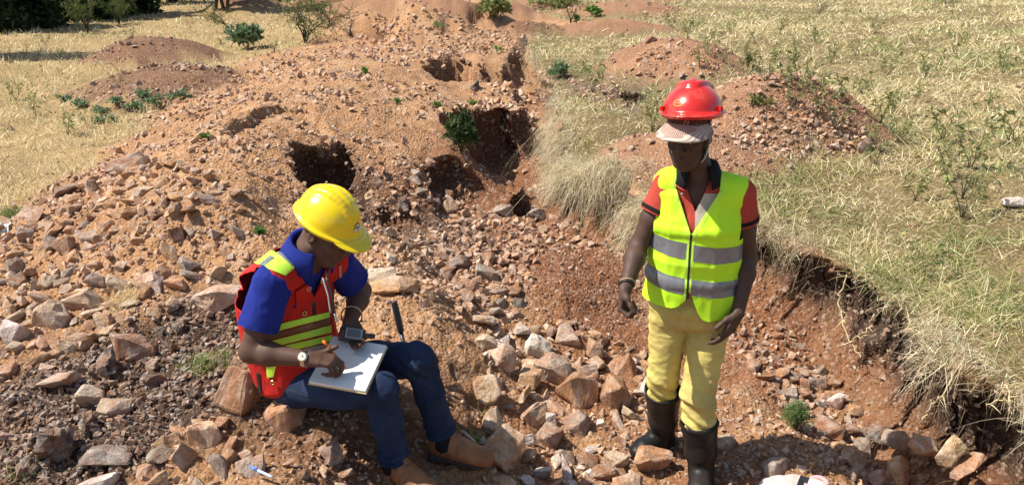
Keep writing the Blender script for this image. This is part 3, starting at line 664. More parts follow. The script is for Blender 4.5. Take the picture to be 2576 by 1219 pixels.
# ------------------------------------------------------------------ body modelling: distance fields on a grid, turned into smooth quads
A3 = lambda *p: np.array(p, float)
def unit(v): v = np.asarray(v, float); return v / (np.linalg.norm(v) + 1e-12)
class Field:
    def __init__(s, lo, hi, h):
        s.lo = np.array(lo, float); s.h = h; s.n = np.ceil((np.array(hi) - s.lo) / h).astype(int) + 1
        s.a = np.full(s.n, 1.0, np.float32)
    def block(s, lo, hi, fn, k, op):
        i0 = np.clip(np.floor((np.array(lo) - s.lo) / s.h).astype(int), 0, s.n - 1); i1 = np.clip(np.ceil((np.array(hi) - s.lo) / s.h).astype(int) + 1, 1, s.n)
        if np.any(i1 <= i0): return
        ax = [s.lo[d] + s.h * np.arange(i0[d], i1[d]) for d in range(3)]
        P = np.stack(np.meshgrid(*ax, indexing='ij'), -1).astype(np.float32)
        d = fn(P); sl = tuple(slice(i0[q], i1[q]) for q in range(3)); a = s.a[sl]
        if op == 'u':
            if k > 0:
                t = np.clip(.5 + .5 * (a - d) / k, 0, 1); s.a[sl] = a * (1 - t) + d * t - k * t * (1 - t)
            else: s.a[sl] = np.minimum(a, d)
        else:                                        # cut d away
            d = -d
            if k > 0:
                t = np.clip(.5 - .5 * (a - d) / k, 0, 1); s.a[sl] = a * (1 - t) + d * t + k * t * (1 - t)
            else: s.a[sl] = np.maximum(a, d)
    def cap(s, a, b, ra, rb, k=.02, op='u'):
        a, b = A3(*a), A3(*b); ab = b - a; L2 = ab @ ab + 1e-12; m = max(ra, rb) + k + 2 * s.h
        def fn(P):
            t = np.clip(((P - a) @ ab) / L2, 0, 1)
            return np.linalg.norm(P - a - t[..., None] * ab, axis=-1) - (ra + (rb - ra) * t)
        s.block(np.minimum(a, b) - m, np.maximum(a, b) + m, fn, k, op); return s
    def chain(s, pts, rs, k=.02):
        for i in range(len(pts) - 1): s.cap(pts[i], pts[i + 1], rs[i], rs[i + 1], k)
        return s
    def ecap(s, a, b, side, wa, wb, k=.03, end=.6, op='u'):
        a, b = A3(*a), A3(*b); L = np.linalg.norm(b - a); ax = (b - a) / L; sd = unit(np.array(side) - ax * (ax @ np.array(side))); dp = np.cross(ax, sd)
        (w0, d0), (w1, d1) = wa, wb; m = max(w0, d0, w1, d1) + k + 2 * s.h
        def fn(P):
            q = P - a; t0 = q @ ax; t = np.clip(t0 / L, 0, 1); e = t0 - t * L; w = w0 + (w1 - w0) * t; d = d0 + (d1 - d0) * t
            return (np.sqrt(((q @ sd) / w) ** 2 + ((q @ dp) / d) ** 2 + (e / (end * np.minimum(w, d) + 1e-4)) ** 2) - 1) * np.minimum(w, d)
        s.block(np.minimum(a, b) - m, np.maximum(a, b) + m, fn, k, op); return s
    def ell(s, c, r, R=None, k=.02, op='u'):
        c = A3(*c); r = A3(*r); R = np.eye(3) if R is None else R; m = max(r) + k + 2 * s.h
        def fn(P):
            q = (P - c) @ R / r; k0 = np.linalg.norm(q, axis=-1); k1 = np.linalg.norm(q / r, axis=-1) + 1e-9
            return k0 * (k0 - 1) / k1
        s.block(c - m, c + m, fn, k, op); return s
    def box(s, c, half, R=None, rnd=.004, k=.0, op='u'):
        c = A3(*c); half = A3(*half); R = np.eye(3) if R is None else R; m = np.linalg.norm(half) + k + 2 * s.h
        def fn(P):
            q = np.abs((P - c) @ R) - (half - rnd)
            return np.linalg.norm(np.maximum(q, 0), axis=-1) + np.minimum(q.max(-1), 0) - rnd
        s.block(c - m, c + m, fn, k, op); return s
    def plane(s, p, n, k=0):                          # keep the side n points away from
        p = A3(*p); n = unit(n)
        s.block(s.lo, s.lo + s.h * s.n, lambda P: -((P - p) @ n), k, 'cut'); return s
    def mesh(s, off=0.0, smooth_n=2):
        a = s.a - off; S = a < 0; n = np.array(a.shape)
        c = np.zeros(n - 1, np.int8)
        for i in (0, 1):
            for j in (0, 1):
                for k in (0, 1): c += S[i:n[0] - 1 + i, j:n[1] - 1 + j, k:n[2] - 1 + k]
        cells = np.argwhere((c > 0) & (c < 8)); idx = np.full(n - 1, -1, np.int32); idx[tuple(cells.T)] = np.arange(len(cells))
        acc = np.zeros((len(cells), 3)); cnt = np.zeros(len(cells))
        corner = {(i, j, k): a[cells[:, 0] + i, cells[:, 1] + j, cells[:, 2] + k] for i in (0, 1) for j in (0, 1) for k in (0, 1)}
        for ax in range(3):
            o = [q for q in range(3) if q != ax]
            for u in (0, 1):
                for v in (0, 1):
                    p0 = [0, 0, 0]; p0[o[0]] = u; p0[o[1]] = v; p1 = list(p0); p1[ax] = 1
                    f0, f1 = corner[tuple(p0)], corner[tuple(p1)]; m = (f0 < 0) != (f1 < 0)
                    t = f0 / np.where(m, f0 - f1, 1); pos = np.zeros((len(cells), 3)); pos[:, o[0]] = u; pos[:, o[1]] = v; pos[:, ax] = t
                    acc[m] += pos[m]; cnt[m] += 1
        V = s.lo + s.h * (cells + acc / cnt[:, None]); Q = []
        for ax in range(3):
            sl0 = [slice(None)] * 3; sl1 = [slice(None)] * 3; sl0[ax] = slice(0, -1); sl1[ax] = slice(1, None)
            E = np.argwhere(S[tuple(sl0)] != S[tuple(sl1)]); o1, o2 = (ax + 1) % 3, (ax + 2) % 3
            E = E[(E[:, o1] > 0) & (E[:, o2] > 0) & (E[:, o1] < n[o1] - 1) & (E[:, o2] < n[o2] - 1)]
            q = []
            for d1, d2 in ((-1, -1), (0, -1), (0, 0), (-1, 0)):
                e = E.copy(); e[:, o1] += d1; e[:, o2] += d2; q.append(idx[tuple(e.T)])
            q = np.stack(q, 1); flip = ~S[tuple(E.T)]; q[flip] = q[flip][:, ::-1]; Q.append(q)
        Q = np.concatenate(Q); Q = Q[(Q >= 0).all(1)]
        for _ in range(smooth_n): V = relax(V, Q, .5)
        return V, Q
def relax(V, Q, w):
    acc = np.zeros_like(V); cnt = np.zeros(len(V))
    for a, b in ((0, 1), (1, 2), (2, 3), (3, 0)):
        for i, j in ((a, b), (b, a)):
            for d in range(3): acc[:, d] += np.bincount(Q[:, i], V[Q[:, j], d], len(V))
            cnt += np.bincount(Q[:, i], minlength=len(V))
    return V * (1 - w) + w * acc / np.maximum(cnt, 1)[:, None]
def tris(Q): return Q if Q.shape[1] == 3 else np.concatenate([Q[:, [0, 1, 2]], Q[:, [0, 2, 3]]])
def normals(V, F):
    T = tris(F); n = np.cross(V[T[:, 1]] - V[T[:, 0]], V[T[:, 2]] - V[T[:, 0]]); N = np.zeros_like(V)
    for q in range(3):
        for d in range(3): N[:, d] += np.bincount(T[:, q], n[:, d], len(V))
    return N / (np.linalg.norm(N, axis=1)[:, None] + 1e-12)
def clip(V, F, s, *extra):
    """the part of a mesh where the per-vertex number s is positive, cut cleanly along s = 0"""
    T = tris(F); p = s > 0; cnt = p[T].sum(1); out = [T[cnt == 3]]; newV = [V]; ex = [[e] for e in extra]; n = len(V)
    for want in (1, 2):
        t = T[cnt == want]
        if not len(t): continue
        sel = p[t] if want == 1 else ~p[t]; k = sel.argmax(1); i = np.arange(len(t))
        a, b, c = t[i, k], t[i, (k + 1) % 3], t[i, (k + 2) % 3]
        fb = (s[a] / (s[a] - s[b]))[:, None]; fc = (s[a] / (s[a] - s[c]))[:, None]
        newV += [V[a] * (1 - fb) + V[b] * fb, V[a] * (1 - fc) + V[c] * fc]
        for q, e in enumerate(extra): ex[q] += [e[a] * (1 - fb) + e[b] * fb, e[a] * (1 - fc) + e[c] * fc]
        vb = n + i; vc = n + len(t) + i; n += 2 * len(t)
        if want == 1: out.append(np.stack([a, vb, vc], 1))
        else: out += [np.stack([vb, b, c], 1), np.stack([vb, c, vc], 1)]
    V2 = np.concatenate(newV); T2 = np.concatenate(out); E2 = [np.concatenate(e) for e in ex]
    used = np.unique(T2); m = np.full(len(V2), -1); m[used] = np.arange(len(used)); V2 = V2[used]; T2 = m[T2]
    E2 = [e[used] for e in E2]
    key = np.round(V2 * 1e5).astype(np.int64); _, first, inv = np.unique(key, axis=0, return_index=True, return_inverse=True); inv = inv.ravel()
    V2 = V2[first]; T2 = inv[T2]; E2 = [e[first] for e in E2]
    T2 = T2[(T2[:, 0] != T2[:, 1]) & (T2[:, 1] != T2[:, 2]) & (T2[:, 0] != T2[:, 2])]
    return (V2, T2, *E2)
def px_side(V, a, b):                                # positive on the right-hand side of the picture line a -> b (a plane through the lens point)
    n = np.cross(ray(*a), ray(*b)); n = n / np.linalg.norm(n); return (V - A3(0, 0, CAM_H)) @ n
def px_patch(V, F, poly, N=None):
    """the piece of cloth inside a convex picture outline (clockwise), front side only"""
    N = normals(V, F) if N is None else N
    V, F, N = clip(V, F, np.einsum('ij,ij->i', N, A3(0, 0, CAM_H) - V) + .0, N)
    sg = 1.0; c = np.mean(np.array(poly), 0)
    for i in range(len(poly)):
        a, b = poly[i], poly[(i + 1) % len(poly)]
        n = np.cross(ray(*a), ray(*b)); n /= np.linalg.norm(n)
        if n @ ray(*c) < 0: n = -n
        V, F, N = clip(V, F, (V - A3(0, 0, CAM_H)) @ n, N)
    return largest(V, F, N) if len(F) else (V, F, N)
def largest(V, F, N):
    lab = np.arange(len(V))
    for _ in range(400):
        m = lab[F].min(1); new = lab.copy()
        for q in range(3): np.minimum.at(new, F[:, q], m)
        if (new == lab).all(): break
        lab = new
    k = np.bincount(lab[F[:, 0]]).argmax() if len(F) else 0; F = F[lab[F[:, 0]] == k]; u = np.unique(F); mp = np.full(len(V), -1); mp[u] = np.arange(len(u)); return V[u], mp[F], N[u]
def part(name, VF, mat, parent, smooth_shade=True, thick=0.0, col=None):
    o = link(name, mesh_np(name, VF[0], VF[1], mat, smooth_shade, col))
    if thick:
        m = o.modifiers.new('thickness', 'SOLIDIFY'); m.thickness = abs(thick); m.offset = 1 if thick > 0 else -1
    if parent is not None: reparent(parent, o)
    return o
def subpart(name, VF, mat, par, smooth_shade=True, thick=0.0):
    o = link(name, mesh_np(name, VF[0], VF[1], mat, smooth_shade)); o.parent = par
    o.matrix_parent_inverse = Matrix.Translation(-Vector(par.location) - (Vector(par.parent.location) if par.parent else Vector()))
    if thick:
        m = o.modifiers.new('thickness', 'SOLIDIFY'); m.thickness = abs(thick); m.offset = 1 if thick > 0 else -1
    return o
def tube(pts, rad, n=8, close=True):
    """a tube along points; rad one number or one per point"""
    P = np.array(pts, float); m = len(P); r = np.broadcast_to(rad, (m,)) if np.ndim(rad) < 2 else rad
    T = np.gradient(P, axis=0); T /= np.linalg.norm(T, axis=1)[:, None] + 1e-12
    up = A3(0, 0, 1) if abs(T[0, 2]) < .9 else A3(1, 0, 0); V = []
    for i in range(m):
        x = unit(np.cross(T[i], up)); y = np.cross(T[i], x); up = y if abs(T[i] @ up) > .99 else up
        a = np.arange(n) * 2 * np.pi / n; V.append(P[i] + r[i] * (np.cos(a)[:, None] * x + np.sin(a)[:, None] * y))
    V = np.concatenate(V); F = []
    for i in range(m - 1):
        for j in range(n):
            a, b = i * n + j, i * n + (j + 1) % n; F.append((a, b, b + n, a + n))
    F = tris(np.array(F))
    if close:
        V = np.vstack([V, P[0], P[-1]]); k = len(V)
        F = np.vstack([F, [(k - 2, (j + 1) % n, j) for j in range(n)], [(k - 1, (m - 1) * n + j, (m - 1) * n + (j + 1) % n) for j in range(n)]])
    return V, F
def join(*vfs):
    V, F, o = [], [], 0
    for v, f in vfs: V.append(v); F.append(tris(np.asarray(f)) + o); o += len(v)
    return np.concatenate(V), np.concatenate(F)
def boxvf(c, half, R=None):
    R = np.eye(3) if R is None else R
    v = np.array([(x, y, z) for x in (-1, 1) for y in (-1, 1) for z in (-1, 1)], float) * np.array(half)
    f = np.array([(0, 1, 3, 2), (4, 6, 7, 5), (0, 4, 5, 1), (2, 3, 7, 6), (0, 2, 6, 4), (1, 5, 7, 3)])
    return v @ R.T + np.array(c), f
def bevelled(name, VF, mat, parent, w=.002, seg=2, sub=None):
    me = mesh_np(name, VF[0], VF[1], mat, False); bm = bmesh.new(); bm.from_mesh(me)
    bmesh.ops.recalc_face_normals(bm, faces=bm.faces)
    bmesh.ops.bevel(bm, geom=list(bm.edges), offset=w, segments=seg, affect='EDGES', profile=.5); bm.to_mesh(me); bm.free()
    o = link(name, me)
    if sub is not None:
        o.parent = sub; o.matrix_parent_inverse = Matrix.Translation(-Vector(sub.location) - (Vector(sub.parent.location) if sub.parent else Vector()))
    elif parent is not None: reparent(parent, o)
    return o
def frame(fwd, up=(0, 0, 1)):
    """columns: subject's left, back, up"""
    f = unit(fwd); l = unit(np.cross(up, f)); u = np.cross(f, l); return np.stack([l, -f, u], 1)
def folds(V, N, amp, scale, seed):
    q = V * np.array(scale); r = 1 - np.abs(fbm3(q, seed, 2)) * 2
    return V + N * (amp * (r - .3))[:, None]

def add_head(f, Hc, R, skin=1.0):
    w = lambda *p: Hc + R @ np.array(p)
    f.ell(w(0, .012, .040), (.076, .097, .092), R, .02)
    f.ell(w(0, -.028, -.035), (.060, .070, .085), R, .03)
    f.ell(w(0, -.072, -.104), (.026, .022, .020), R, .025)
    for s in (-1, 1):
        f.cap(w(.058 * s, .0, -.055), w(.030 * s, -.06, -.098), .016, .016, .025)
        f.ell(w(.044 * s, -.066, -.016), (.022, .022, .020), R, .02)
        f.cap(w(.012 * s, -.091, .036), w(.046 * s, -.078, .036), .012, .012, .016)
    f.cap(w(0, -.092, .022), w(0, -.116, -.022), .009, .014, .012)
    for s in (-1, 1):
        f.ell(w(.016 * s, -.104, -.026), (.011, .013, .009), R, .008)
        f.ell(w(.031 * s, -.103, .013), (.016, .016, .011), R, .010, 'cut')
        f.ell(w(.031 * s, -.081, .012), (.014, .013, .012), R, .004)
        f.ell(w(.077 * s, .012, -.002), (.010, .022, .033), R @ np.array(Euler((.15, 0, .35 * s)).to_matrix()), .006)
        f.ell(w(.087 * s, .008, .002), (.006, .012, .020), R, .005, 'cut')
    f.cap(w(-.020, -.091, -.062), w(.020, -.091, -.062), .0065, .0065, .008)
    f.ell(w(0, -.101, -.060), (.014, .008, .007), R, .006)
    f.cap(w(-.018, -.094, -.0765), w(.018, -.094, -.0765), .008, .008, .006)
    f.cap(w(-.020, -.106, -.0690), w(.020, -.106, -.0690), .0020, .0020, .004, 'cut')
def add_hand(f, wrist, d, n, t, curl, thumb=(.55, .65, .35), tcurl=.35, size=1.0, spread=.0):
    """wrist point, finger direction, palm normal, thumb side; curl = per finger (a, b, c) bends in degrees"""
    d = unit(d); n = unit(np.array(n) - d * (d @ np.array(n))); t0 = np.cross(d, n); t = t0 * (1 if t0 @ np.array(t) > 0 else -1); S = size; tips = []
    offs = (.030, .010, -.010, -.029); lens = ((.044, .026, .021), (.048, .029, .022), (.045, .027, .021), (.035, .021, .018)); rads = (.0092, .0095, .0090, .0080); kn = (.088, .091, .087, .080)
    f.ecap(wrist, wrist + d * .04 * S, t, (.026 * S, .019 * S), (.034 * S, .017 * S), .02)
    for i in range(4):
        k0 = wrist + d * kn[i] * S + t * offs[i] * S
        f.cap(wrist + d * .015 * S + t * offs[i] * .6 * S, k0, .014 * S, .0115 * S, .012)
        p = k0; a = 0; dd = unit(d + t * spread * offs[i] * 20)
        for j in range(3):
            a += math.radians(curl[i][j]); v = dd * math.cos(a) + n * math.sin(a); q = p + v * lens[i][j] * S
            f.cap(p, q, rads[i] * (1 - .08 * j) * S, rads[i] * (1 - .08 * (j + 1)) * S, .004); p = q
        tips.append(p)
    b = wrist + d * .018 * S + t * .022 * S + n * .008 * S; v = unit(d * thumb[0] + t * thumb[1] + n * thumb[2])
    f.cap(wrist + d * .012 * S + t * .012 * S, b + v * .030 * S, .016 * S, .0135 * S, .012); p = b + v * .030 * S; m1 = p
    for L in (.034, .028):
        v = unit(v + (d * .35 + n * .25 - t * .6) * tcurl); q = p + v * L * S; f.cap(p, q, .0112 * S, .0098 * S, .006); p = q
    return tips, p

# ------------------------------------------------------------------ cloth, skin and gear materials
def cloth(name, c, weave=900, amt=.25, rough=.85, dirt=None, dirt_amt=.0, sheen=0.0):
    g = Mat(name, rough, .2); co = g.coord('Object')
    b = g.mix(amt, c, g.ramp(g.noise(6, 4, .6, co), [(.3, (.3, .3, .3)), (.7, (.75, .75, .75))]), 'OVERLAY')
    b = g.mix(.20, b, g.ramp(g.noise(weave, 2, .5, co), [(.3, (.25, .25, .25)), (.7, (.75, .75, .75))]), 'OVERLAY')
    if dirt: b = g.mix(g.math('MULTIPLY', g.ramp(g.noise(5.5, 5, .65, co), [(.45, (0, 0, 0)), (.68, (1, 1, 1))]), dirt_amt), b, dirt)
    g.col(b); g.bump(g.math('ADD', g.noise(weave * .6, 2, .5, co), g.math('MULTIPLY', g.noise(35, 4, .6, co), 1.2)), .35, .004)
    g.b.inputs['Sheen Weight'].default_value = sheen
    return g.m
def skin_mat(name, c):
    g = Mat(name, .58, .30); co = g.coord('Object')
    b = g.mix(.45, c, g.ramp(g.noise(14, 5, .6, co), [(.3, (.33, .30, .28)), (.7, (.68, .68, .68))]), 'OVERLAY')
    g.col(b); g.rough(g.ramp(g.noise(60, 3, .6, co), [(.3, (.50, .50, .50)), (.7, (.70, .70, .70))])); g.bump(g.noise(260, 4, .6, co), .25, .0015)
    g.b.inputs['Subsurface Weight'].default_value = .0; g.b.inputs['Subsurface Radius'].default_value = (.02, .008, .004); g.b.inputs['Subsurface Scale'].default_value = .3
    return g.m
def plain(name, c, rough=.5, spec=.4, metal=0.0, bump=0.0, scale=40, wear=.15):
    g = Mat(name, rough, spec); co = g.coord('Object')
    g.col(g.mix(wear, c, g.ramp(g.noise(scale, 5, .65, co), [(.3, (.25, .25, .25)), (.7, (.8, .8, .8))]), 'OVERLAY'))
    g.b.inputs['Metallic'].default_value = metal
    if bump: g.bump(g.noise(scale * 3, 4, .6, co), bump, .003)
    return g.m
SKIN_A = skin_mat('dark_skin', (.078, .043, .030)); SKIN_B = skin_mat('brown_skin', (.098, .053, .036))
def shell(name, c, rough=.22):
    g = Mat(name, rough, .5); co = g.coord('Object')
    sc = g.ramp(g.noise(9, 6, .7, co), [(.45, (rough,) * 3), (.75, (rough + .22,) * 3)]); g.rough(sc)
    g.col(g.mix(g.math('MULTIPLY', g.ramp(g.noise(22, 6, .75, co), [(.48, (0, 0, 0)), (.72, (1, 1, 1))]), .22), c, (.42, .31, .19)))
    g.bump(g.noise(30, 3, .5, co), .04, .002); g.b.inputs['Coat Weight'].default_value = .25; g.b.inputs['Coat Roughness'].default_value = .12
    return g.m
M_NEON = cloth('neon_fabric', (.56, .98, .03), 1200, .08, .7, (.5, .5, .1), .10)
M_NEON_TAPE = cloth('neon_tape', (.55, .90, .08), 1200, .06, .6)
M_SILVER = plain('reflective_tape', (.20, .205, .22), .38, .6, .25, 0, 60, .25)
M_REDVEST = cloth('red_vest_fabric', (.52, .022, .016), 1000, .15, .75, (.30, .02, .012), .4)
M_REDSHIRT = cloth('red_polo_fabric', (.42, .060, .040), 1100, .15, .9)
M_BLUE = cloth('blue_polo_fabric', (.013, .026, .21), 900, .2, .9)
M_BLACKCLOTH = cloth('black_collar_fabric', (.014, .012, .013), 900, .2, .9)
M_BEIGE = cloth('beige_polo_fabric', (.46, .40, .33), 1000, .2, .9)
M_KHAKI = cloth('yellow_trouser_fabric', (.64, .54, .155), 800, .3, .88, (.42, .29, .12), .6)
M_JEANS = cloth('dark_denim', (.015, .026, .060), 700, .5, .9, (.045, .07, .14), .5)
M_RUBBER = cloth('black_rubber', (.013, .013, .013), 300, .5, .40, (.09, .065, .05), .25)
M_DUSTY = plain('boot_sole_rubber', (.035, .031, .028), .7, .3, 0, .3, 30, .5)
M_LEATHER = plain('tan_leather', (.26, .112, .045), .55, .35, 0, .35, 14, .6)
M_METAL = plain('steel', (.55, .55, .53), .25, .5, 1.0); M_GOLD = plain('brass', (.60, .42, .20), .3, .5, 1.0)
M_BLACK = plain('black_plastic', (.02, .02, .021), .42, .45); M_WHITE = plain('white_print', (.75, .75, .72), .6, .3, 0, 0, 40, .05)
M_EYE = plain('eye_white', (.42, .38, .34), .25, .5, 0, 0, 5, .0); M_PUPIL = plain('pupil', (.01, .008, .007), .15, .5)
print('body tools', round(time.time() - T0, 1))

def make_helmet(person, Hc, R, mat, label, ridge='three', k_=1.0):
    w = lambda *p: Hc + R @ np.array(p)
    c = w(0, -.01, .05); f = Field(c - .24, c + .24, .0032); zr = .116 if ridge == 'vee' else .135
    f.ell(w(0, .004, 0), (.117, .142, zr), R, 0)
    if ridge == 'three':
        for x in (-.034, 0, .034):
            pts = [w(x * (1.1 - .5 * abs(a)), -.128 * math.sin(a * 1.25) + .004, (zr + .003) * math.cos(a * 1.25) - .006) for a in np.linspace(-.9, .75, 14)]
            f.chain(pts, [.010] * 14, .014)
        f.ell(w(0, .01, .06), (.050, .118, zr - .052), R, .02)
    else:
        pts = [w(0, -.135 * math.sin(a) + .004, zr * math.cos(a) - .003) for a in np.linspace(-1.1, .42, 14)]
        f.chain(pts, [.015] * 14, .016)
        for s in (-1, 1):
            pts = [w(s * (.016 + .05 * q), -.135 * math.sin(a) + .004, (zr - .002) * math.cos(a) * (1 - .08 * q)) for q, a in zip(np.linspace(0, 1, 9), np.linspace(.42, -.55, 9))]
            f.chain(pts, [.011] * 9, .012)
    f.ell(w(0, .0, .004), (.132, .158, .009), R, .012)                      # flange
    if ridge == 'vee': f.ell(w(0, -.105, .000), (.096, .078, .007), R, .010)
    else: f.ell(w(0, -.118, -.004), (.100, .090, .009), R @ np.array(Euler((.10, 0, 0)).to_matrix()), .010)   # peak
    f.plane(w(0, 0, -.016), R @ A3(0, 0, -1), 0)
    f.ell(w(0, .004, -.004), (.108, .132, zr - .012), R, .003, 'cut')
    V, Q = f.mesh(0, 1); V = Hc + (V - Hc) * k_; w = lambda *p: Hc + R @ np.array(p) * k_
    o = part('hard_hat', (V, Q), mat, person); o['label'] = label
    return o, V, Q, w
def on_shell(V, Q, w, pts2, org, u, v, out, gap=.0012):
    """flat outline points -> points lying on the shell near org"""
    from mathutils.bvhtree import BVHTree
    T = BVHTree.FromPolygons([tuple(p) for p in V], [tuple(q) for q in Q]); res = []
    for a, b in pts2:
        p = org + u * a + v * b + out * .06; h = T.ray_cast(Vector(p), Vector(-out), .2)
        res.append(np.array(h[0]) + out * gap if h[0] is not None else p - out * .06)
    return np.array(res)
def disc(n, rx, ry, a0=0, a1=2 * math.pi):
    return [(rx * math.cos(a), ry * math.sin(a)) for a in np.linspace(a0, a1, n)]
def fan_mesh(P):
    V = np.vstack([P, P.mean(0)]); k = len(P); return V, np.array([(k, i, (i + 1) % k) for i in range(k)])
def ring_mesh(A, B):
    n = len(A); V = np.vstack([A, B]); return V, np.array([(i, (i + 1) % n, n + (i + 1) % n, n + i) for i in range(n)])
def text_vf(body, size):
    cu = bpy.data.curves.new('text', 'FONT'); cu.body = body; cu.size = size; cu.align_x = 'CENTER'; cu.align_y = 'CENTER'; cu.resolution_u = 2; cu.shear = .25
    o = bpy.data.objects.new('text', cu); C.objects.link(o); dg = bpy.context.evaluated_depsgraph_get(); me = o.evaluated_get(dg).to_mesh(); me.calc_loop_triangles()
    V = np.array([v.co[:2] for v in me.vertices]); F = np.array([t.vertices[:] for t in me.loop_triangles]); o.evaluated_get(dg).to_mesh_clear(); bpy.data.objects.remove(o); bpy.data.curves.remove(cu)
    return V, F
# ------------------------------------------------------------------ grass
grng = np.random.default_rng(55)
def leaf_material(name, rough=.65, trans=.25):
    g = Mat(name, rough, .25); a = g.attr('tint'); g.col(a)
    t = g.n.new('ShaderNodeBsdfTranslucent'); g.l.new(a, t.inputs['Color']); m = g.n.new('ShaderNodeMixShader'); m.inputs[0].default_value = trans
    g.l.new(g.b.outputs[0], m.inputs[1]); g.l.new(t.outputs[0], m.inputs[2]); g.l.new(m.outputs[0], g.n['Material Output'].inputs['Surface']); return g.m
M_GRASS = leaf_material('grass_blade', .7, .3); M_LEAF = leaf_material('leaf', .55, .3)
def blades(P, D, L, W, droop, COL, rng, seg=3):
    """bent blades: root P, unit lean D, length L, width W; droop bends the upper part down"""
    n = len(P); side = np.cross(D, np.array([0, 0, 1.0])) + rng.normal(size=(n, 3)) * .35; side /= np.linalg.norm(side, axis=1)[:, None] + 1e-9
    pts = []
    for k in range(seg + 1):
        t = k / seg; q = P + D * (L * t)[:, None]; q[:, 2] -= droop * L * t * t; pts.append(q)
    V = []
    for k in range(seg):
        w = (W * (1 - .75 * k / seg) * .5)[:, None]; V += [pts[k] - side * w, pts[k] + side * w]
    V.append(pts[seg]); m = len(V); V = np.stack(V, 1).reshape(-1, 3)
    f = []
    for k in range(seg - 1): a = 2 * k; f += [(a, a + 1, a + 3), (a, a + 3, a + 2)]
    a = 2 * (seg - 1); f.append((a, a + 1, a + 2)); f = np.array(f)
    F = (f[None] + (np.arange(n) * m)[:, None, None]).reshape(-1, 3)
    return V, F, np.repeat(COL, m, 0)
def grass_cols(n, rng, green, straw_p=((.70, .59, .34), (.60, .49, .26), (.80, .71, .47), (.46, .35, .17)), green_p=((.17, .22, .06), (.26, .30, .10), (.11, .16, .04), (.38, .38, .15))):
    g = rng.random(n) < green
    c = np.where(g[:, None], np.array(green_p)[rng.integers(0, len(green_p), n)], np.array(straw_p)[rng.integers(0, len(straw_p), n)])
    return c * rng.uniform(.82, 1.3, (n, 1))
def lean(n, rng, tilt):
    a = rng.random(n) * 2 * np.pi; s = np.sin(tilt); return np.stack([s * np.cos(a), s * np.sin(a), np.cos(tilt)], 1)
def field_grass(name, n, side, ymin, ymax, L0, L1, greenf, label, seed, tilt0=.5, tilt1=1.35, w0=.0026, xlim=(-.86, .86)):
    r = np.random.default_rng(seed); y = ymin * (ymax / ymin) ** r.random(n); x = (xlim[0] + (xlim[1] - xlim[0]) * r.random(n)) * (y + .6)
    G = mask_lookup(GRASSY, x, y); dens = np.clip(.58 + .95 * fbm2(x * 1.0, y * 1.0, 77, 4) + .5 * fbm2(x * 3.7, y * 3.7, 79, 2), .05, 1)
    k = (r.random(n) < G * dens) & ((x > -.2 + .02 * y) if side > 0 else (x < .6 + .01 * y) & (x < 3))
    if side < 0: k &= poly_sd(FIELD_L, x, y)[0] < .15
    else: k &= poly_sd(FIELD_R, x, y)[0] + .30 * fbm2(x * 2.2, y * 2.2, 97, 3) < .05
    x, y = x[k], y[k]; n = len(x); d = np.hypot(x, y); z = terrain_lookup(x, y)
    L = r.uniform(L0, L1, n) * (.8 + .5 * r.random(n) ** 3) * np.clip(.9 + .012 * d, 1, 1.4); W = np.maximum(w0, .00085 * d) * r.uniform(.7, 1.4, n)
    gp = np.clip(greenf + (.75 if side > 0 else .3) * fbm2(x * .8, y * .8, 88, 3) + .35 * fbm2(x * 3.3, y * 3.3, 89, 2), .02, .95); L = L * np.clip(1 + .8 * fbm2(x * 2.1, y * 2.1, 93, 2), .45, 1.6)
    c = grass_cols(n, r, gp); t = r.uniform(tilt0, tilt1, n); clump = fbm2(x * 5, y * 5, 91, 2)
    D = lean(n, r, t); P = np.stack([x, y, z + .0 + np.maximum(0, clump) * .03], 1)
    V, F, CC = blades(P, D, L, W, r.uniform(.05, .45, n), c, r)
    o = link(name, mesh_np(name, V, F, M_GRASS, False, CC)); tag(o, label, 'grass', kind='stuff'); return n
n1 = field_grass('dry_grass', 150000, -1, 3.0, 42, .06, .17, .06, 'golden dry grass of the flat field beyond the spoil heap', 501, .2, 1.2, .0024, (-.90, .25))
n2 = field_grass('matted_grass', 400000, 1, 1.6, 42, .06, .17, .20, 'matted half green half straw grass on the bank beyond the trench', 502, .5, 1.45, .0022, (-.05, .92))
print('grass', n1, n2, round(time.time() - T0, 1))
# turf hanging over the cut edge: long straw runners that bend over the lip and down the wall
lipP = np.array([at_z(a, b, c) for a, b, c, _ in TRENCH[1:23]])
def along(P, n, rng, wts=None):
    seg = np.linalg.norm(np.diff(P[:, :2], axis=0), axis=1); w = seg if wts is None else seg * wts; i = rng.choice(len(seg), n, p=w / w.sum()); t = rng.random(n)[:, None]
    q = P[i] * (1 - t) + P[i + 1] * t; tan = (P[i + 1] - P[i])[:, :2] / seg[i][:, None]; return q, np.stack([-tan[:, 1], tan[:, 0]], 1), i
n = 34000
wts = np.array([.25, .25, .3, .3, .4, 1.2, 1.7, 2.0, 2.0, 1.8, 1.6, 1.2, 1.0, .8, 1.0, 1.2, 1.3, 1.2, 1.3, 1.2, 1.0])
q, nrm2, si = along(lipP, n, grng, wts)
test = q[:, :2] + nrm2 * .15; inside = poly_sd(TR_XY, test[:, 0], test[:, 1])[0] < 0; nrm2[~inside] *= -1     # towards the trench
big = np.isin(si, (4, 5, 6, 7, 8, 9, 10))
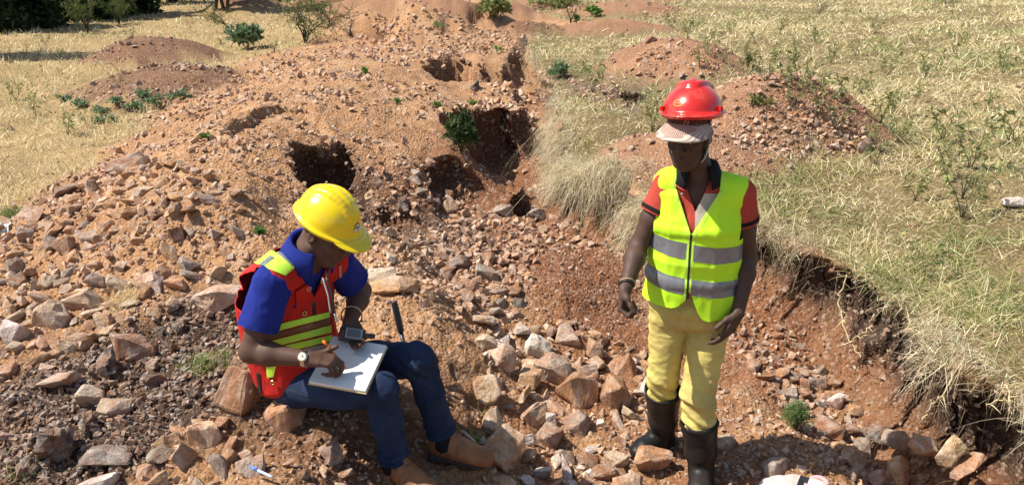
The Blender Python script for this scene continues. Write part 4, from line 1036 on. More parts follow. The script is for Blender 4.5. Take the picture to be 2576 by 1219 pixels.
# the turf edge is a row of tussocks: some bulge out over the wall, others stop short and leave it bare
tus = fbm2(q[:, 0] * 3.1, q[:, 1] * 3.1, 611, 3) + .5 * fbm2(q[:, 0] * 9, q[:, 1] * 9, 613, 2)
kp = grng.random(n) < np.clip(.42 + .15 * big + 1.9 * tus, .03, 1); q, nrm2, si, big, tus = q[kp], nrm2[kp], si[kp], big[kp], tus[kp]; n = len(q)
reach = np.clip(.005 + .12 * tus, -.05, .10) + .13 * big
jit = -.12 + (reach + .12) * grng.random(n) ** .8
P = q.copy(); P[:, :2] += nrm2 * jit[:, None] + grng.normal(size=(n, 2)) * .025
lipz = terrain_lookup(q[:, 0] - nrm2[:, 0] * .12, q[:, 1] - nrm2[:, 1] * .12)
P[:, 2] = lipz - np.maximum(jit, 0) * grng.uniform(.2, 2.2, n) + grng.uniform(-.03, .05, n)
D = np.concatenate([nrm2 * grng.uniform(-.3, .9, n)[:, None], grng.normal(size=(n, 1)) * .6], 1) + grng.normal(size=(n, 3)) * .8; D /= np.linalg.norm(D, axis=1)[:, None]
hang = big & (grng.random(n) < .75)
D2 = np.concatenate([nrm2 * .55, grng.uniform(-.5, .5, (n, 1))], 1) + grng.normal(size=(n, 3)) * .40; D2 /= np.linalg.norm(D2, axis=1)[:, None]; D = np.where(hang[:, None], D2, D)
P[:, :2] -= np.where(hang, .10, 0)[:, None] * nrm2
L = grng.uniform(.04, .12, n) * np.where(grng.random(n) < .05, 2.2, 1) * np.where(hang, grng.uniform(1.2, 3.0, n), 1)
c = grass_cols(n, grng, np.full(n, .08), ((.66, .56, .36), (.58, .48, .29), (.74, .66, .47), (.50, .41, .27), (.42, .33, .23)))
V, F, CC = blades(P, D, L, grng.uniform(.0018, .0040, n), np.where(hang, grng.uniform(.4, 1.3, n), grng.uniform(-.4, .7, n)), c, grng, 4)
o = link('hanging_grass', mesh_np('hanging_grass', V, F, M_GRASS, False, CC)); tag(o, 'pale dry turf hanging over the cut lip of the trench', 'grass', kind='stuff')
# thin roots in the cut face
n = 2600; q, nr_, _ = along(lipP, n, grng); test = q[:, :2] + nr_ * .15; ins = poly_sd(TR_XY, test[:, 0], test[:, 1])[0] < 0; nr_[~ins] *= -1
dpt = grng.uniform(.02, .12, n); P = q.copy(); P[:, :2] += nr_ * dpt[:, None]; P[:, 2] = terrain_lookup(P[:, 0], P[:, 1]) + .02
D = np.concatenate([nr_ * .5, np.full((n, 1), -.3)], 1) + grng.normal(size=(n, 3)) * .5; D /= np.linalg.norm(D, axis=1)[:, None]
V, F, CC = blades(P, D, grng.uniform(.05, .22, n), np.full(n, .0020), grng.uniform(.3, 1.2, n), np.array([.30, .21, .13]) * grng.uniform(.6, 1.4, (n, 1)), grng, 4)
o = link('dry_roots', mesh_np('dry_roots', V, F, M_GRASS, False, CC)); tag(o, 'fine dry roots trailing from the cut earth face', 'roots', kind='stuff')
# single runners that trail right down the red wall
def runner(pts, label, leaves=6):
    P = np.array(pts); m = 24; s = np.linspace(0, len(P) - 1, m); C3 = np.stack([np.interp(s, range(len(P)), P[:, k]) for k in range(3)], 1); C3[1:-1] += grng.normal(size=(m - 2, 3)) * .006
    rt = empty('grass_runner', C3[0]); tag(rt, label, 'runner', 'dead grass runners hanging from the bank')
    st = tube(C3, np.linspace(.0042, .0022, m), 5); part('stem', st, M_STRAW, rt)
    lv = []
    for k in range(leaves):
        i = grng.integers(6, m - 1); a = C3[i]; d = unit(grng.normal(size=3) + A3(0, 0, -.4)); lv.append((a, d))
    V, F, _ = blades(np.array([a for a, _ in lv]), np.array([d for _, d in lv]), grng.uniform(.03, .07, leaves), np.full(leaves, .007), np.full(leaves, .2), np.zeros((leaves, 3)), grng)
    part('leaf_blades', (V, F), M_STRAW, rt, False)['kind'] = 'stuff'
M_STRAW = plain('straw', (.56, .45, .25), .8, .2, 0, 0, 30, .3)
def wall_pts(px_list, lift=.03):
    g = ground_hit([a for a, _ in px_list], [b for _, b in px_list]); return [p - unit(p - A3(0, 0, CAM_H)) * lift for p in g]
runner(wall_pts([(2130,690),(2108,750),(2120,800),(2140,860),(2165,900)]), 'long pale runner hanging down the red wall behind the neon vest', 8)
runner(wall_pts([(2400,930),(2380,980),(2340,1020),(2320,1060),(2300,1110)]), 'branching dry runner reaching down to the trench floor stones', 10)
runner(wall_pts([(2545,1040),(2540,1010),(2530,960),(2520,1000),(2482,1020)], .08), 'thick pale runner curling out of the dark hollow under the bank', 9)
runner(wall_pts([(2200,790),(2180,830),(2140,860),(2100,872)], .05), 'short forked runner under the overhanging turf', 6)
runner(wall_pts([(1880,640),(1895,690),(1885,740)], .05), 'dry runner hanging beside the bare arm of the standing man', 6)
runner(wall_pts([(1560,480),(1545,540),(1520,600)], .05), 'dry runner hanging over the dark hollow behind the red sleeve', 6)

# ------------------------------------------------------------------ plants
def leaf_cards(P, D, L, W, COL, rng, fold=.25):
    """pointed leaves: base P, direction D"""
    n = len(P); s = np.cross(D, rng.normal(size=(n, 3))); s /= np.linalg.norm(s, axis=1)[:, None] + 1e-9; u = np.cross(s, D)
    L = L[:, None]; W = W[:, None] * .5
    V = np.stack([P, P + D * L * .4 + s * W + u * W * fold, P + D * L - u * L * .12, P + D * L * .4 - s * W + u * W * fold, P + D * L * .45], 1).reshape(-1, 3)
    f = np.array([(0, 1, 4), (1, 2, 4), (2, 3, 4), (3, 0, 4)]); F = (f[None] + (np.arange(n) * 5)[:, None, None]).reshape(-1, 3); return V, F, np.repeat(COL, 5, 0)
def sph(n, rng): v = rng.normal(size=(n, 3)); return v / np.linalg.norm(v, axis=1)[:, None]
def col_mix(n, rng, pal): return np.array(pal)[rng.integers(0, len(pal), n)] * rng.uniform(.7, 1.25, (n, 1))
GREENS = ((.07, .12, .03), (.10, .16, .04), (.05, .09, .025)); OLIVE = ((.17, .19, .06), (.22, .22, .08), (.12, .15, .045), (.30, .27, .10)); DARKG = ((.035, .055, .018), (.05, .075, .022), (.025, .04, .014), (.07, .09, .03)); BRIGHT = ((.14, .26, .05), (.18, .30, .07), (.10, .20, .04)); BLUEG = ((.15, .23, .11), (.20, .28, .14), (.11, .18, .08), (.27, .33, .19))
M_STEM = plain('stem', (.20, .17, .08), .8, .2, 0, 0, 30, .3); M_BARK = plain('bark', (.055, .042, .034), .9, .2, 0, .5, 12, .6)
def weed_proto(seed, h):
    r = np.random.default_rng(seed); st, P, D = [], [], []
    for s in range(r.integers(3, 6)):
        a = r.random() * 6.28; ln = h * r.uniform(.6, 1.0); b = r.uniform(.15, .55); pts = [A3(0, 0, -.02)]
        for k in range(1, 6):
            t = k / 5; pts.append(A3(math.cos(a) * b * ln * t + r.normal() * .012, math.sin(a) * b * ln * t + r.normal() * .012, ln * t * (1 - .15 * t)))
        st.append(tube(pts, [.0042, .0038, .0034, .003, .0024, .0015], 5))
        for k in range(2, 6):
            for q in range(r.integers(3, 6)): P.append(pts[k] + r.normal(size=3) * .012); D.append(unit(r.normal(size=3) * .8 + A3(math.cos(a), math.sin(a), -.35)))
    P, D = np.array(P), np.array(D); n = len(P)
    V, F, CC = leaf_cards(P, D, r.uniform(.045, .100, n), r.uniform(.013, .027, n), col_mix(n, r, ((.22, .25, .09), (.28, .30, .12), (.17, .21, .07), (.36, .34, .14))), r)
    return mesh_np('stem', *join(*st), M_STEM, True), mesh_np('leaves', V, F, M_LEAF, False, CC)
WEED = [weed_proto(900 + k, .34 + .05 * k) for k in range(6)]
def weed(px, py, sc, label, group, k=None):
    p = ground_hit([px], [py])[0]; me = WEED[grng.integers(6) if k is None else k]; e = empty('weed', p); e.scale = (sc,) * 3; e.rotation_euler[2] = grng.random() * 6.28; tag(e, label, 'weed', group)
    for nm, m in zip(('stem', 'leaves'), me):
        o = bpy.data.objects.new(nm, m); C.objects.link(o); o.parent = e
ws = [(2010,200),(1990,240),(2040,170),(1870,110),(1900,80),(1950,120),(1840,60),(1800,90),(1780,110),(1760,140),(1730,70),(1925,175),(2060,260),(2110,300),(2130,230),(2180,330),(2215,280),(2165,210),(2250,250),(2090,130),(2000,90),(1960,60),(2150,110),(2230,160),(2300,230),(2050,75),(1895,140),(1820,130),(1750,50),(1690,40),(1975,170),(2070,200),(2190,380),(2260,330)]
for x, y in ws:
    sc_ = grng.uniform(.75, 1.25); size_ = 'tall' if sc_ > 1.08 else 'low' if sc_ < .92 else 'mid-high'
    spot = 'on the gravel mound' if 1880 < x < 2110 and y > 150 else 'beyond the small far mound' if x < 1880 else 'in the grass beside the gravel mound' if y > 150 else 'in the thicket far behind the gravel mound'
    weed(x, y + 30, sc_ * (.75 if 'mound' in spot else 1), size_ + ' leafy grey-green weed standing ' + spot, 'weeds in the thicket about the gravel mound')
ws2 = [(2380,430),(2440,400),(2420,520),(2370,330),(2480,250),(2330,180),(2520,160),(2400,110),(2300,90),(2200,60),(2540,340),(2300,480)]
for x, y in ws2: weed(x, y + 25, grng.uniform(.6, 1.1), ('thin weed far up the open grass bank' if y < 200 else 'thin weed half way up the open grass bank' if y < 380 else 'thin weed low on the open grass bank'), 'weeds scattered over the open grass bank')
weed(2315, 700, .75, 'yellow-green weed near the lip of the grass bank', 'weeds scattered over the open grass bank', 1); weed(1640, 330, 1.0, 'single tall weed on the turf behind the standing man', 'weeds scattered over the open grass bank', 5)
weed(1490, 232, .9, 'weed with drooping leaves on the dark soil of the far bank', 'weeds scattered over the open grass bank', 4)
for x, y in [(300,210),(220,310),(115,105),(90,280),(170,330),(40,240),(480,60),(330,100),(640,75),(690,120),(560,110)]: weed(x, y + 10, grng.uniform(.5, .85), 'spindly weed standing in the dry field', 'weeds in the dry field')
def bush(name, px, py, w, h, nleaf, Ls, pal, label, seed, cat='bush', group=None, hang=0.0, ratio=.45, fill=.0):
    r = np.random.default_rng(seed); p = ground_hit([px], [py])[0]; D = p[1] * CP + (CAM_H - p[2]) * SP; W, H = w * D / FOC, h * D / FOC * 1.06
    e = empty(name, p); tag(e, label, cat, group); st, tips = [], []
    for k in range(max(5, nleaf // 40)):
        a = r.random() * 6.28; rad = math.sqrt(r.random()); end = A3(math.cos(a) * rad * W * .5, math.sin(a) * rad * W * .42, H * (1 - .5 * rad * rad) * r.uniform(.65, 1.0) - hang * H)
        m = end * .5 + A3(0, 0, .12 * H) + r.normal(size=3) * .04 * W; st.append(tube([A3(0, 0, -.02), m, end], [.006 * W + .002, .004 * W + .0015, .0015], 5)); tips += [m, end, end * .75 + m * .25]
    part('stem', (lambda vf: (vf[0] + p, vf[1]))(join(*st)), M_STEM, e)
    T = np.array(tips); i = r.integers(0, len(T), nleaf); P = T[i] + r.normal(size=(nleaf, 3)) * np.array([W, W, H]) * .085; D_ = sph(nleaf, r) + A3(0, 0, -.1) + .7 * (P / (np.linalg.norm(P, axis=1)[:, None] + .01)); D_ /= np.linalg.norm(D_, axis=1)[:, None]
    L = r.uniform(.6, 1.2, nleaf) * Ls; V, F, CC = leaf_cards(P + p, D_, L, L * ratio, col_mix(nleaf, r, pal), r)
    part('leaves', (V, F), M_LEAF, e, False, 0, CC)
bush('bush', 1160, 380, 75, 95, 900, .055, DARKG + GREENS, 'dark green leafy bush clinging to the wall of the middle pit', 61)
bush('bush', 624, 122, 75, 60, 420, .15, BLUEG, 'bright blue-green broad-leaved bush at the edge of the dry field', 62, ratio=.6)
bush('bush', 1410, 195, 50, 36, 300, .06, BLUEG, 'small round green bush on the lip of the far trench', 63, ratio=.55)
bush('bush', 1245, 45, 75, 50, 700, .12, ((.22, .26, .08), (.28, .30, .11), (.17, .2, .06)), 'tall pale green bush beside the farthest pit', 64)
bush('bush', 1490, 42, 40, 22, 300, .09, BRIGHT, 'low bright green bush in the grass of the far bank', 65, ratio=.5)
bush('bush', 1390, 14, 140, 24, 700, .12, ((.20, .24, .08), (.26, .28, .10)), 'wide pale bush on the small reddish mound far off', 66)
bush('bush', 1450, 60, 22, 22, 150, .06, GREENS, 'tiny bush under the bare shrub of the far bank', 67)
bush('herb', 2000, 1075, 64, 72, 2600, .022, ((.12, .21, .06), (.17, .27, .08), (.09, .16, .05), (.25, .26, .11)), 'feathery bright green herb on the edge of the gravel ridge', 68, 'herb', ratio=.14)
bush('herb', 1590, 258, 60, 26, 260, .045, ((.10, .05, .035), (.15, .08, .05), (.09, .10, .03)), 'reddish dry herb on the turf behind the standing man', 69, 'herb')
bush('herb', 1880, 170, 40, 30, 220, .04, OLIVE, 'small herb on the crest of the gravel mound', 70, 'herb'); bush('herb', 1912, 265, 60, 22, 240, .035, OLIVE, 'low spreading herb half way down the gravel mound', 71, 'herb')
for k, (x, y, w, h) in enumerate([(410,262,80,24),(370,250,60,20),(455,250,50,20),(345,275,50,16),(300,262,40,16),(240,287,60,18),(200,270,50,16),(270,310,50,16),(160,255,40,14)]): bush('herb', x, y, w, h, 200, .05, BLUEG, 'low dark green herb on the low brown mound', 80 + k, 'herb', 'green herbs on the low brown mound')
for k, (x, y, w, h, lab) in enumerate([(515,350,26,12,'tiny green herb on the bare slope of the spoil heap'), (915,185,18,12,'tiny green herb on the crest above the far pit'), (1095,270,18,12,'tiny green herb at the lip above the dark green bush'), (1000,262,20,12,'tiny green herb on the bank between the two pits'), (1190,268,24,14,'tiny green herb on the bank above the middle pit'), (655,585,20,10,'tiny green herb among the pale stones of the spoil heap'), (1100,70,36,14,'flat green herb on the far orange heap'), (1250,130,40,14,'low grey-green herb on the edge of the far trench'), (905,690,34,18,'small green herb behind the forearm with the bangle')]): bush('herb', x, y, w, h, 120, .035, BRIGHT, lab, 110 + k, 'herb')
def tuft(px, py, w, h, n, label, seed, green=.8):
    r = np.random.default_rng(seed); p = ground_hit([px], [py])[0]; D = p[1] * CP + (CAM_H - p[2]) * SP; W, H = w * D / FOC, h * D / FOC
    P = np.stack([p[0] + r.normal(size=n) * W * .22, p[1] + r.normal(size=n) * W * .2, np.zeros(n)], 1); P[:, 2] = terrain_lookup(P[:, 0], P[:, 1]) - .005
    V, F, CC = blades(P, lean(n, r, r.uniform(.1, 1.2, n)), r.uniform(.5, 1.2, n) * H, np.full(n, .0032), r.uniform(.1, .6, n), grass_cols(n, r, np.full(n, green), green_p=((.12, .20, .04), (.18, .27, .06), (.09, .15, .03))), r)
    o = link('grass_tuft', mesh_np('grass_tuft', V - p, F, M_GRASS, False, CC)); o.location = p; tag(o, label, 'grass tuft')
tuft(515, 918, 120, 60, 420, 'spreading green grass tuft growing from the dark soil', 131, .7); tuft(1190, 1105, 60, 50, 160, 'small green grass tuft between the brown boot and the rock heap', 132); tuft(1225, 1050, 40, 34, 70, 'thin grass tuft by the flat round pale stone', 133)
tuft(25, 545, 90, 50, 500, 'thick green grass tuft at the edge of the dry field beside the white plastic', 134, .85); tuft(60, 1200, 70, 50, 120, 'yellowish grass tuft at the lowest corner of the dark soil', 135, .5); tuft(310, 760, 110, 70, 260, 'brown dead grass tuft among the stones of the spoil heap', 136, .05)
def thorn(px, py, h, spread, label, seed, lean_x=.3, name='thorn_shrub', leafy=1.0, n=7):
    """a bare crooked shrub: arched limbs, zigzag twigs with small leaf clusters"""
    r = np.random.default_rng(seed); p = ground_hit([px], [py])[0]; D = p[1] * CP + (CAM_H - p[2]) * SP; H = h * D / FOC; S = spread * D / FOC; st, P = [], []
    for k in range(n):
        a = r.uniform(0, 6.28); e = A3(lean_x * S * .6 + math.cos(a) * S * .5 * r.uniform(.5, 1), math.sin(a) * S * .4, H * r.uniform(.6, 1.0)); pts = [A3(0, 0, -.05)]
        for q in range(1, 8): t = q / 7; pts.append(A3(e[0] * t ** 1.3, e[1] * t ** 1.3, e[2] * (t ** .75)) + r.normal(size=3) * .03 * S * t)
        st.append(tube(pts, np.linspace(.016, .004, 8) * H / 1.0, 6))
        for q in range(3, 8):
            for _ in range(3):
                d = unit(r.normal(size=3) + A3(lean_x, 0, .1)); ln = S * r.uniform(.12, .30); b = pts[q] + d * ln * .5 + r.normal(size=3) * .02 * S; c_ = b + unit(d + r.normal(size=3) * .5) * ln * .5; st.append(tube([pts[q], b, c_], [.005 * H, .0035 * H, .002 * H], 5))
                for t in np.linspace(0, 1, 6): P += [pts[q] * (1 - t) + b * t, b * (1 - t) + c_ * t]
    e = empty(name, p); tag(e, label, 'shrub'); V, F = join(*st); part('branches', (V + p, F), M_BARK, e)
    if leafy:
        P = np.array(P); P = P[r.random(len(P)) < leafy]; P = np.repeat(P, 4, 0) + r.normal(size=(len(P) * 4, 3)) * .018 * H; m = len(P); V, F, CC = leaf_cards(P + p, sph(m, r), np.full(m, .034) * H * r.uniform(.6, 1.3, m), np.full(m, .018) * H, col_mix(m, r, ((.16, .21, .05), (.22, .27, .07), (.12, .16, .04))), r); part('leaves', (V, F), M_LEAF, e, False, 0, CC)
thorn(768, 108, 105, 330, 'thorny shrub arching over the crest of the long spoil heap', 141, .45, leafy=.5, n=9); thorn(880, 92, 50, 90, 'leafless thorn shrub beside the small burrow', 142, -.2, leafy=.15, n=5)
thorn(222, 85, 95, 110, 'slender thorn tree in the dry field before the dark trees', 143, -.1, leafy=.55, n=6); thorn(300, 62, 62, 90, 'bright green young thorn tree before the dark trees', 144, -.1, leafy=.9, n=8); thorn(580, 80, 55, 130, 'sparse thorn shrub beside the blue-green bush', 145, -.4, leafy=.35, n=6); thorn(540, 60, 45, 80, 'thin thorn shrub among the far tree trunks', 146, .2, leafy=.4, n=5)
thorn(1435, 58, 58, 75, 'bare pale shrub on the small mound of the far bank', 147, .3, leafy=.2, n=5); thorn(2420, 500, 80, 90, 'thin leafy shrub in the open grass bank', 148, .2, leafy=.25, n=5); thorn(2380, 20, 40, 130, 'dead branchy shrub at the top of the grass bank', 149, .1, leafy=.1, n=6); thorn(2060, 40, 40, 60, 'dead twiggy shrub above the weed thicket', 150, .2, leafy=.15, n=5); thorn(830, 60, 60, 90, 'thorn shrub at the foot of the far orange heap', 151, -.3, leafy=.8, n=6)
# trees along the far edge of the dry field
def tree(px, py, width, height, pal, label, seed, crown_low=.12, trunks=1, nleaf=7500, Ls=.20, lean_=.1):
    r = np.random.default_rng(seed); p = ground_hit([px], [py])[0]; D = p[1] * CP + (CAM_H - p[2]) * SP; W, H = width * D / FOC, height
    e = empty('tree', p); tag(e, label, 'tree'); ends = []
    for t_ in range(trunks):
        b = A3(r.normal() * .15 * (trunks > 1), r.normal() * .1, -.1); top = b + A3(r.normal() * lean_ * H, r.normal() * lean_ * H, H * .55); m = (b + top) / 2 + A3(r.normal() * .12, r.normal() * .12, 0); lims = [tube([b, b * .6 + m * .4, m, top], np.array([.15, .11, .09, .05]) * (H / 4 if crown_low < .3 else .42), 9)]
        for k in range(9):
            s = r.uniform(.25, 1); q = b + (top - b) * s; a = r.random() * 6.28; en = q + A3(math.cos(a) * W * .42, math.sin(a) * W * .42, H * r.uniform(.05, .45)) * r.uniform(.6, 1); lims.append(tube([q, (q + en) / 2 + A3(0, 0, .08 * H), en], np.array([.045, .03, .012]) * H / 4, 6)); ends += [en, (q + en) / 2]
        vf = join(*lims); part('trunk', (vf[0] + p, vf[1]), M_BARK, e)
    cl = []
    for k in range(70):
        t = r.random() ** 1.8; rr_ = math.sqrt(r.random()); a = r.random() * 6.28; wd = W * .5 * (1.0 - .35 * t) * (1 if crown_low < .2 else math.sin(math.pi * min(1, .15 + t)))
        cl.append(A3(math.cos(a) * rr_ * wd, math.sin(a) * rr_ * wd * .9, H * (crown_low + (1 - crown_low) * t)))
    cl = np.array(cl + [q for q in ends if q[2] > H * crown_low]); i = r.integers(0, len(cl), nleaf); P = cl[i] + r.normal(size=(nleaf, 3)) * np.array([W, W, H]) * .062; P[:, 2] = np.abs(P[:, 2]) + .02; L = r.uniform(.5, 1.3, nleaf) * Ls
    V, F, CC = leaf_cards(P + p, sph(nleaf, r), L, L * .55, col_mix(nleaf, r, pal), r); o = part('crown', (V, F), M_LEAF, e, False, 0, CC)
tree(-40, 78, 230, 3.2, DARKG, 'dark dense tree at the corner of the dry field', 161, .0); tree(65, 70, 190, 3.0, DARKG, 'dark bushy tree with its lowest branches in the grass', 162, .0); tree(160, 52, 170, 3.2, DARKG + GREENS, 'dark tree behind the slender thorn tree', 163, .0); tree(262, 42, 150, 3.4, DARKG + OLIVE, 'mixed green tree beyond the young thorn tree', 164, .0); tree(345, 34, 110, 3.6, DARKG, 'dark tree with a leaning black trunk', 165, .0, 2)
tree(30, 40, 240, 6.0, DARKG, 'tall dark tree behind the row at the corner of the dry field', 168, .05); tree(430, 8, 150, 6.0, GREENS + OLIVE, 'lighter tree between the leaning trunk and the bare trunks', 169, .1)
tree(545, 30, 110, 6.5, GREENS + OLIVE, 'tree with two dark bare trunks beyond the dry field', 166, .42, 2, 3000); tree(572, 28, 90, 6.5, GREENS + OLIVE, 'tree with a thick black trunk beyond the dry field', 167, .45, 1, 3000); tree(700, 6, 60, 6., OLIVE, 'slim far tree beside the two dark far mounds', 170, .4, 1, 1500)
tree(-240, 150, 200, 4.2, DARKG, 'dark tree just outside the corner of the dry field', 171, .02)
print('plants', round(time.time() - T0, 1))
# ------------------------------------------------------------------ the standing man in the neon vest
base = A3(.80, 3.08, terrain_lookup(.80, 3.08)); pa = empty('person', base)
tag(pa, 'standing man in red hard hat, neon yellow vest, khaki trousers and black rubber boots', 'person')
bs = unit(A3(.975, -.16, .01)); bk = unit(np.cross(A3(0, 0, 1), bs)); bf = -bk                     # viewer-right, back, front
j = dict(pel=A3(.786, 3.09, .86), waist=A3(.783, 3.085, 1.04), chest=A3(.775, 3.075, 1.28), top=A3(.768, 3.075, 1.415), neck=A3(.762, 3.07, 1.48), head=A3(.703, 3.015, 1.652))
shL, shR = A3(.652, 3.105, 1.425), A3(.930, 3.045, 1.408)
elL, wrL = A3(.535, 3.075, 1.165), A3(.464, 2.905, 1.045)
elR, wrR = A3(1.000, 3.06, 1.120), A3(.947, 2.945, .915)
hipL, knL, anL = A3(.700, 3.10, .86), A3(.688, 3.105, .52), A3(.738, 3.235, .13)
hipR, knR, anR = A3(.868, 3.075, .86), A3(.822, 2.985, .50), A3(.868, 2.965, .10)
HR = frame((-.52, -.82, -.20))
f = Field((.36, 2.72, -.02), (1.12, 3.42, 1.82), .0042)
f.ecap(j['pel'], j['waist'], bs, (.145, .095), (.125, .09), .04); f.ecap(j['waist'], j['chest'], bs, (.125, .09), (.15, .10), .04); f.ecap(j['chest'], j['top'], bs, (.15, .10), (.13, .06), .04)
f.cap(j['top'], j['neck'], .06, .055, .04); f.cap(j['neck'], j['head'] + HR @ A3(0, .02, -.05), .056, .058, .03)
for sh, el, wr in ((shL, elL, wrL), (shR, elR, wrR)):
    f.cap(j['top'], sh, .05, .052, .03); m = sh * .45 + el * .55; f.chain([sh, m, el], [.054, .047, .036], .02)
    m2 = el * .70 + wr * .30; f.chain([el, m2, wr], [.037, .042, .026], .02)
for a, b, c in ((hipL, knL, anL), (hipR, knR, anR)): f.chain([a, b, c], [.07, .05, .04], .03)
f.cap(anL, A3(.61, 3.14, .09), .035, .03); f.cap(anR, A3(.80, 2.85, .06), .035, .03)
add_head(f, j['head'], HR)
# his right hand: loose fist with the thumb over the fingers; his left hand hangs half open against the thigh
add_hand(f, wrL, (-.12, -.32, -.95), (.80, -.45, .15), (.2, -.9, .1), [(62, 85, 50), (66, 88, 50), (68, 90, 50), (70, 90, 50)], (.7, .35, .55), .55)
add_hand(f, wrR, (-.42, -.24, -.88), (-.62, .72, .05), (-.75, -.6, .1), [(12, 22, 18), (16, 26, 20), (22, 30, 22), (28, 34, 24)], (.72, .55, .1), .12)
part('body', f.mesh(0, 1), SKIN_A, pa)
for s in (-1, 1):
    e = Field(j['head'] - .16, j['head'] + .16, .003)
    q = j['head'] + HR @ A3(.031 * s, -.0895, .0085)
    eye = part('eye', (lambda g: g.mesh(0, 0))(Field(q - .02, q + .02, .0016).ell(q, (.0105, .006, .0042), HR, 0)), M_EYE, pa)
    q2 = q + HR @ A3(-.002, -.0045, -.0005); subpart('pupil', Field(q2 - .012, q2 + .012, .0012).ell(q2, (.0042, .0028, .0036), HR, 0).mesh(0, 0), M_PUPIL, eye)
# polo shirt
f = Field((.50, 2.82, .86), (1.08, 3.32, 1.56), .0045)
f.ecap(j['waist'], j['chest'], bs, (.145, .108), (.166, .116), .04); f.ecap(j['chest'], j['top'], bs, (.166, .116), (.142, .074), .04)
f.ecap(j['pel'] + A3(0, 0, .06), j['waist'], bs, (.158, .112), (.145, .108), .04, .25)
for sh, el in ((shL, elL), (shR, elR)):
    f.cap(j['top'] + A3(0, 0, .005), sh, .060, .058, .03); m = sh * .38 + el * .62; f.cap(sh, m, .060, .064, .02)
V, Q = f.mesh(0, 2); N = normals(V, Q); V = folds(V, N, .005, (9, 9, 5), 3); N = normals(V, Q); V = folds(V, N, .0025, (22, 22, 14), 4)
keepers = np.full(len(V), .05)
for sh, el in ((shL, elL), (shR, elR)):                                   # cut the cuffs square
    ax = unit(el - sh); L = np.linalg.norm(el - sh); sh2 = (V - sh) @ ax; near = np.linalg.norm(V - sh - np.outer(np.clip(sh2, 0, L), ax), axis=1) < .11
    out = np.abs((V - j['top']) @ bs) > .145
    keepers = np.where(near & out, np.minimum(keepers, L * .46 - sh2), keepers)
rn = (V - j['neck']); rn = rn - np.outer(rn @ A3(0, 0, 1), A3(0, 0, 1)) * (np.abs(rn[:, 2]) < .2)[:, None]
u = (V - j['top']) @ bs; fr = -((V - j['top']) @ bk)
vneck = np.where((fr > 0) & (V[:, 2] > 1.22), np.abs(u + .012) - np.clip((V[:, 2] - 1.345) * .42, 0, .05), .1)
hole = np.where(V[:, 2] > 1.40, np.linalg.norm(rn, axis=1) - .062, .1)
sV, sF, sK = clip(V, Q, np.minimum(np.minimum(keepers, hole), vneck), np.ones((len(V), 1)))
shirt = part('polo_shirt', (sV, sF), M_REDSHIRT, pa, True, -.003)
N = normals(sV, sF); uu = (sV - j['top']) @ bs; ff = -((sV - j['top']) @ bk)
pv = clip(sV + N * .0022, sF, np.minimum(np.minimum(uu + .012, .105 - uu), np.minimum(ff - .02, 1.42 - sV[:, 2])))
subpart('front_panel', pv, M_BEIGE, shirt)
for sh, el in ((shL, elL), (shR, elR)):
    ax = unit(el - sh); L = np.linalg.norm(el - sh); t = (sV - sh) @ ax; out = np.abs((sV - j['top']) @ bs) - .15
    cv = clip(sV + N * .002, sF, np.minimum(np.minimum(t - L * .37, L * .43 - t), out)); subpart('cuff_band', cv, M_BLACKCLOTH, shirt)
def collar(neck, R, ri, ro, zt, zb, gap, tilt=.1, droop=.045, n=34):
    V, F = [], []
    for i, a in enumerate(np.linspace(-math.pi + gap, math.pi - gap, n)):   # 0 is the nape
        e = abs(a) / math.pi
        for r, z in ((ri, zt - .075), (ri * .99, zt), (ri + .010, zt + .004), (ro + .014 * e, zb - droop * e ** 3)):
            V.append(neck + R @ A3(r * math.sin(a), r * math.cos(a) * 1.02 + .004, z - tilt * .3 * e * ri * 2))
    for i in range(n - 1):
        for k in range(3): a = i * 4 + k; F.append((a, a + 4, a + 5, a + 1))
    return np.array(V), np.array(F)
CB = np.stack([bs, bk, A3(0, 0, 1)], 1)
cl = collar(j['neck'], CB, .064, .096, .045, -.012, .50)
co_ = part('collar', cl, M_BLACKCLOTH, pa, True, .004)
cv = cl[0].reshape(-1, 4, 3); ed = np.stack([cv[:, 3], cv[:, 3] + (cv[:, 3] - cv[:, 2]) * .10], 1).reshape(-1, 3)
subpart('collar_edge', (ed, np.array([(2 * i, 2 * i + 1, 2 * i + 3, 2 * i + 2) for i in range(len(cv) - 1)])), M_REDSHIRT, co_, True, .005)
from mathutils.bvhtree import BVHTree
_tr = BVHTree.FromPolygons([tuple(p) for p in sV], [tuple(q) for q in sF])
for q in ((1716, 453), (1716, 487)):
    h = _tr.ray_cast(Vector((0, 0, CAM_H)), Vector(unit(ray(*q))), 8)
    if h[0] is not None: p = np.array(h[0]); o = Field(p - .015, p + .015, .0015).ell(p, (.0055, .003, .0055), CB, 0).mesh(0, 0); part('shirt_button', o, M_WHITE, pa)
# neon vest
f = Field((.48, 2.80, .80), (1.08, 3.36, 1.56), .0042)
vs = [(A3(.772, 3.08, .86), .212, .150), (A3(.778, 3.08, 1.04), .188, .140), (A3(.776, 3.076, 1.27), .186, .136), (A3(.768, 3.075, 1.405), .170, .092)]
for (p, a, b), (q, c_, d) in zip(vs, vs[1:]): f.ecap(p, q, bs, (a, b), (c_, d), .03, .3)
for sh in (shL, shR): f.cap(j['top'] + A3(0, 0, .012), sh + A3(0, 0, .002), .068, .060, .03)
V, Q = f.mesh(0, 2); N = normals(V, Q)
V = folds(V, N, .008, (6, 6, 3.2), 21); N = normals(V, Q); V = folds(V, N, .0030, (20, 20, 9), 22); N = normals(V, Q); V = V + N * (.0035 * np.sin(V[:, 2] * 46 + 4 * vn3(V * 5, 8)))[:, None] * smooth(1.2, .9, V[:, 2])[:, None]
_u = (V - j['top']) @ bs; _z = V[:, 2]
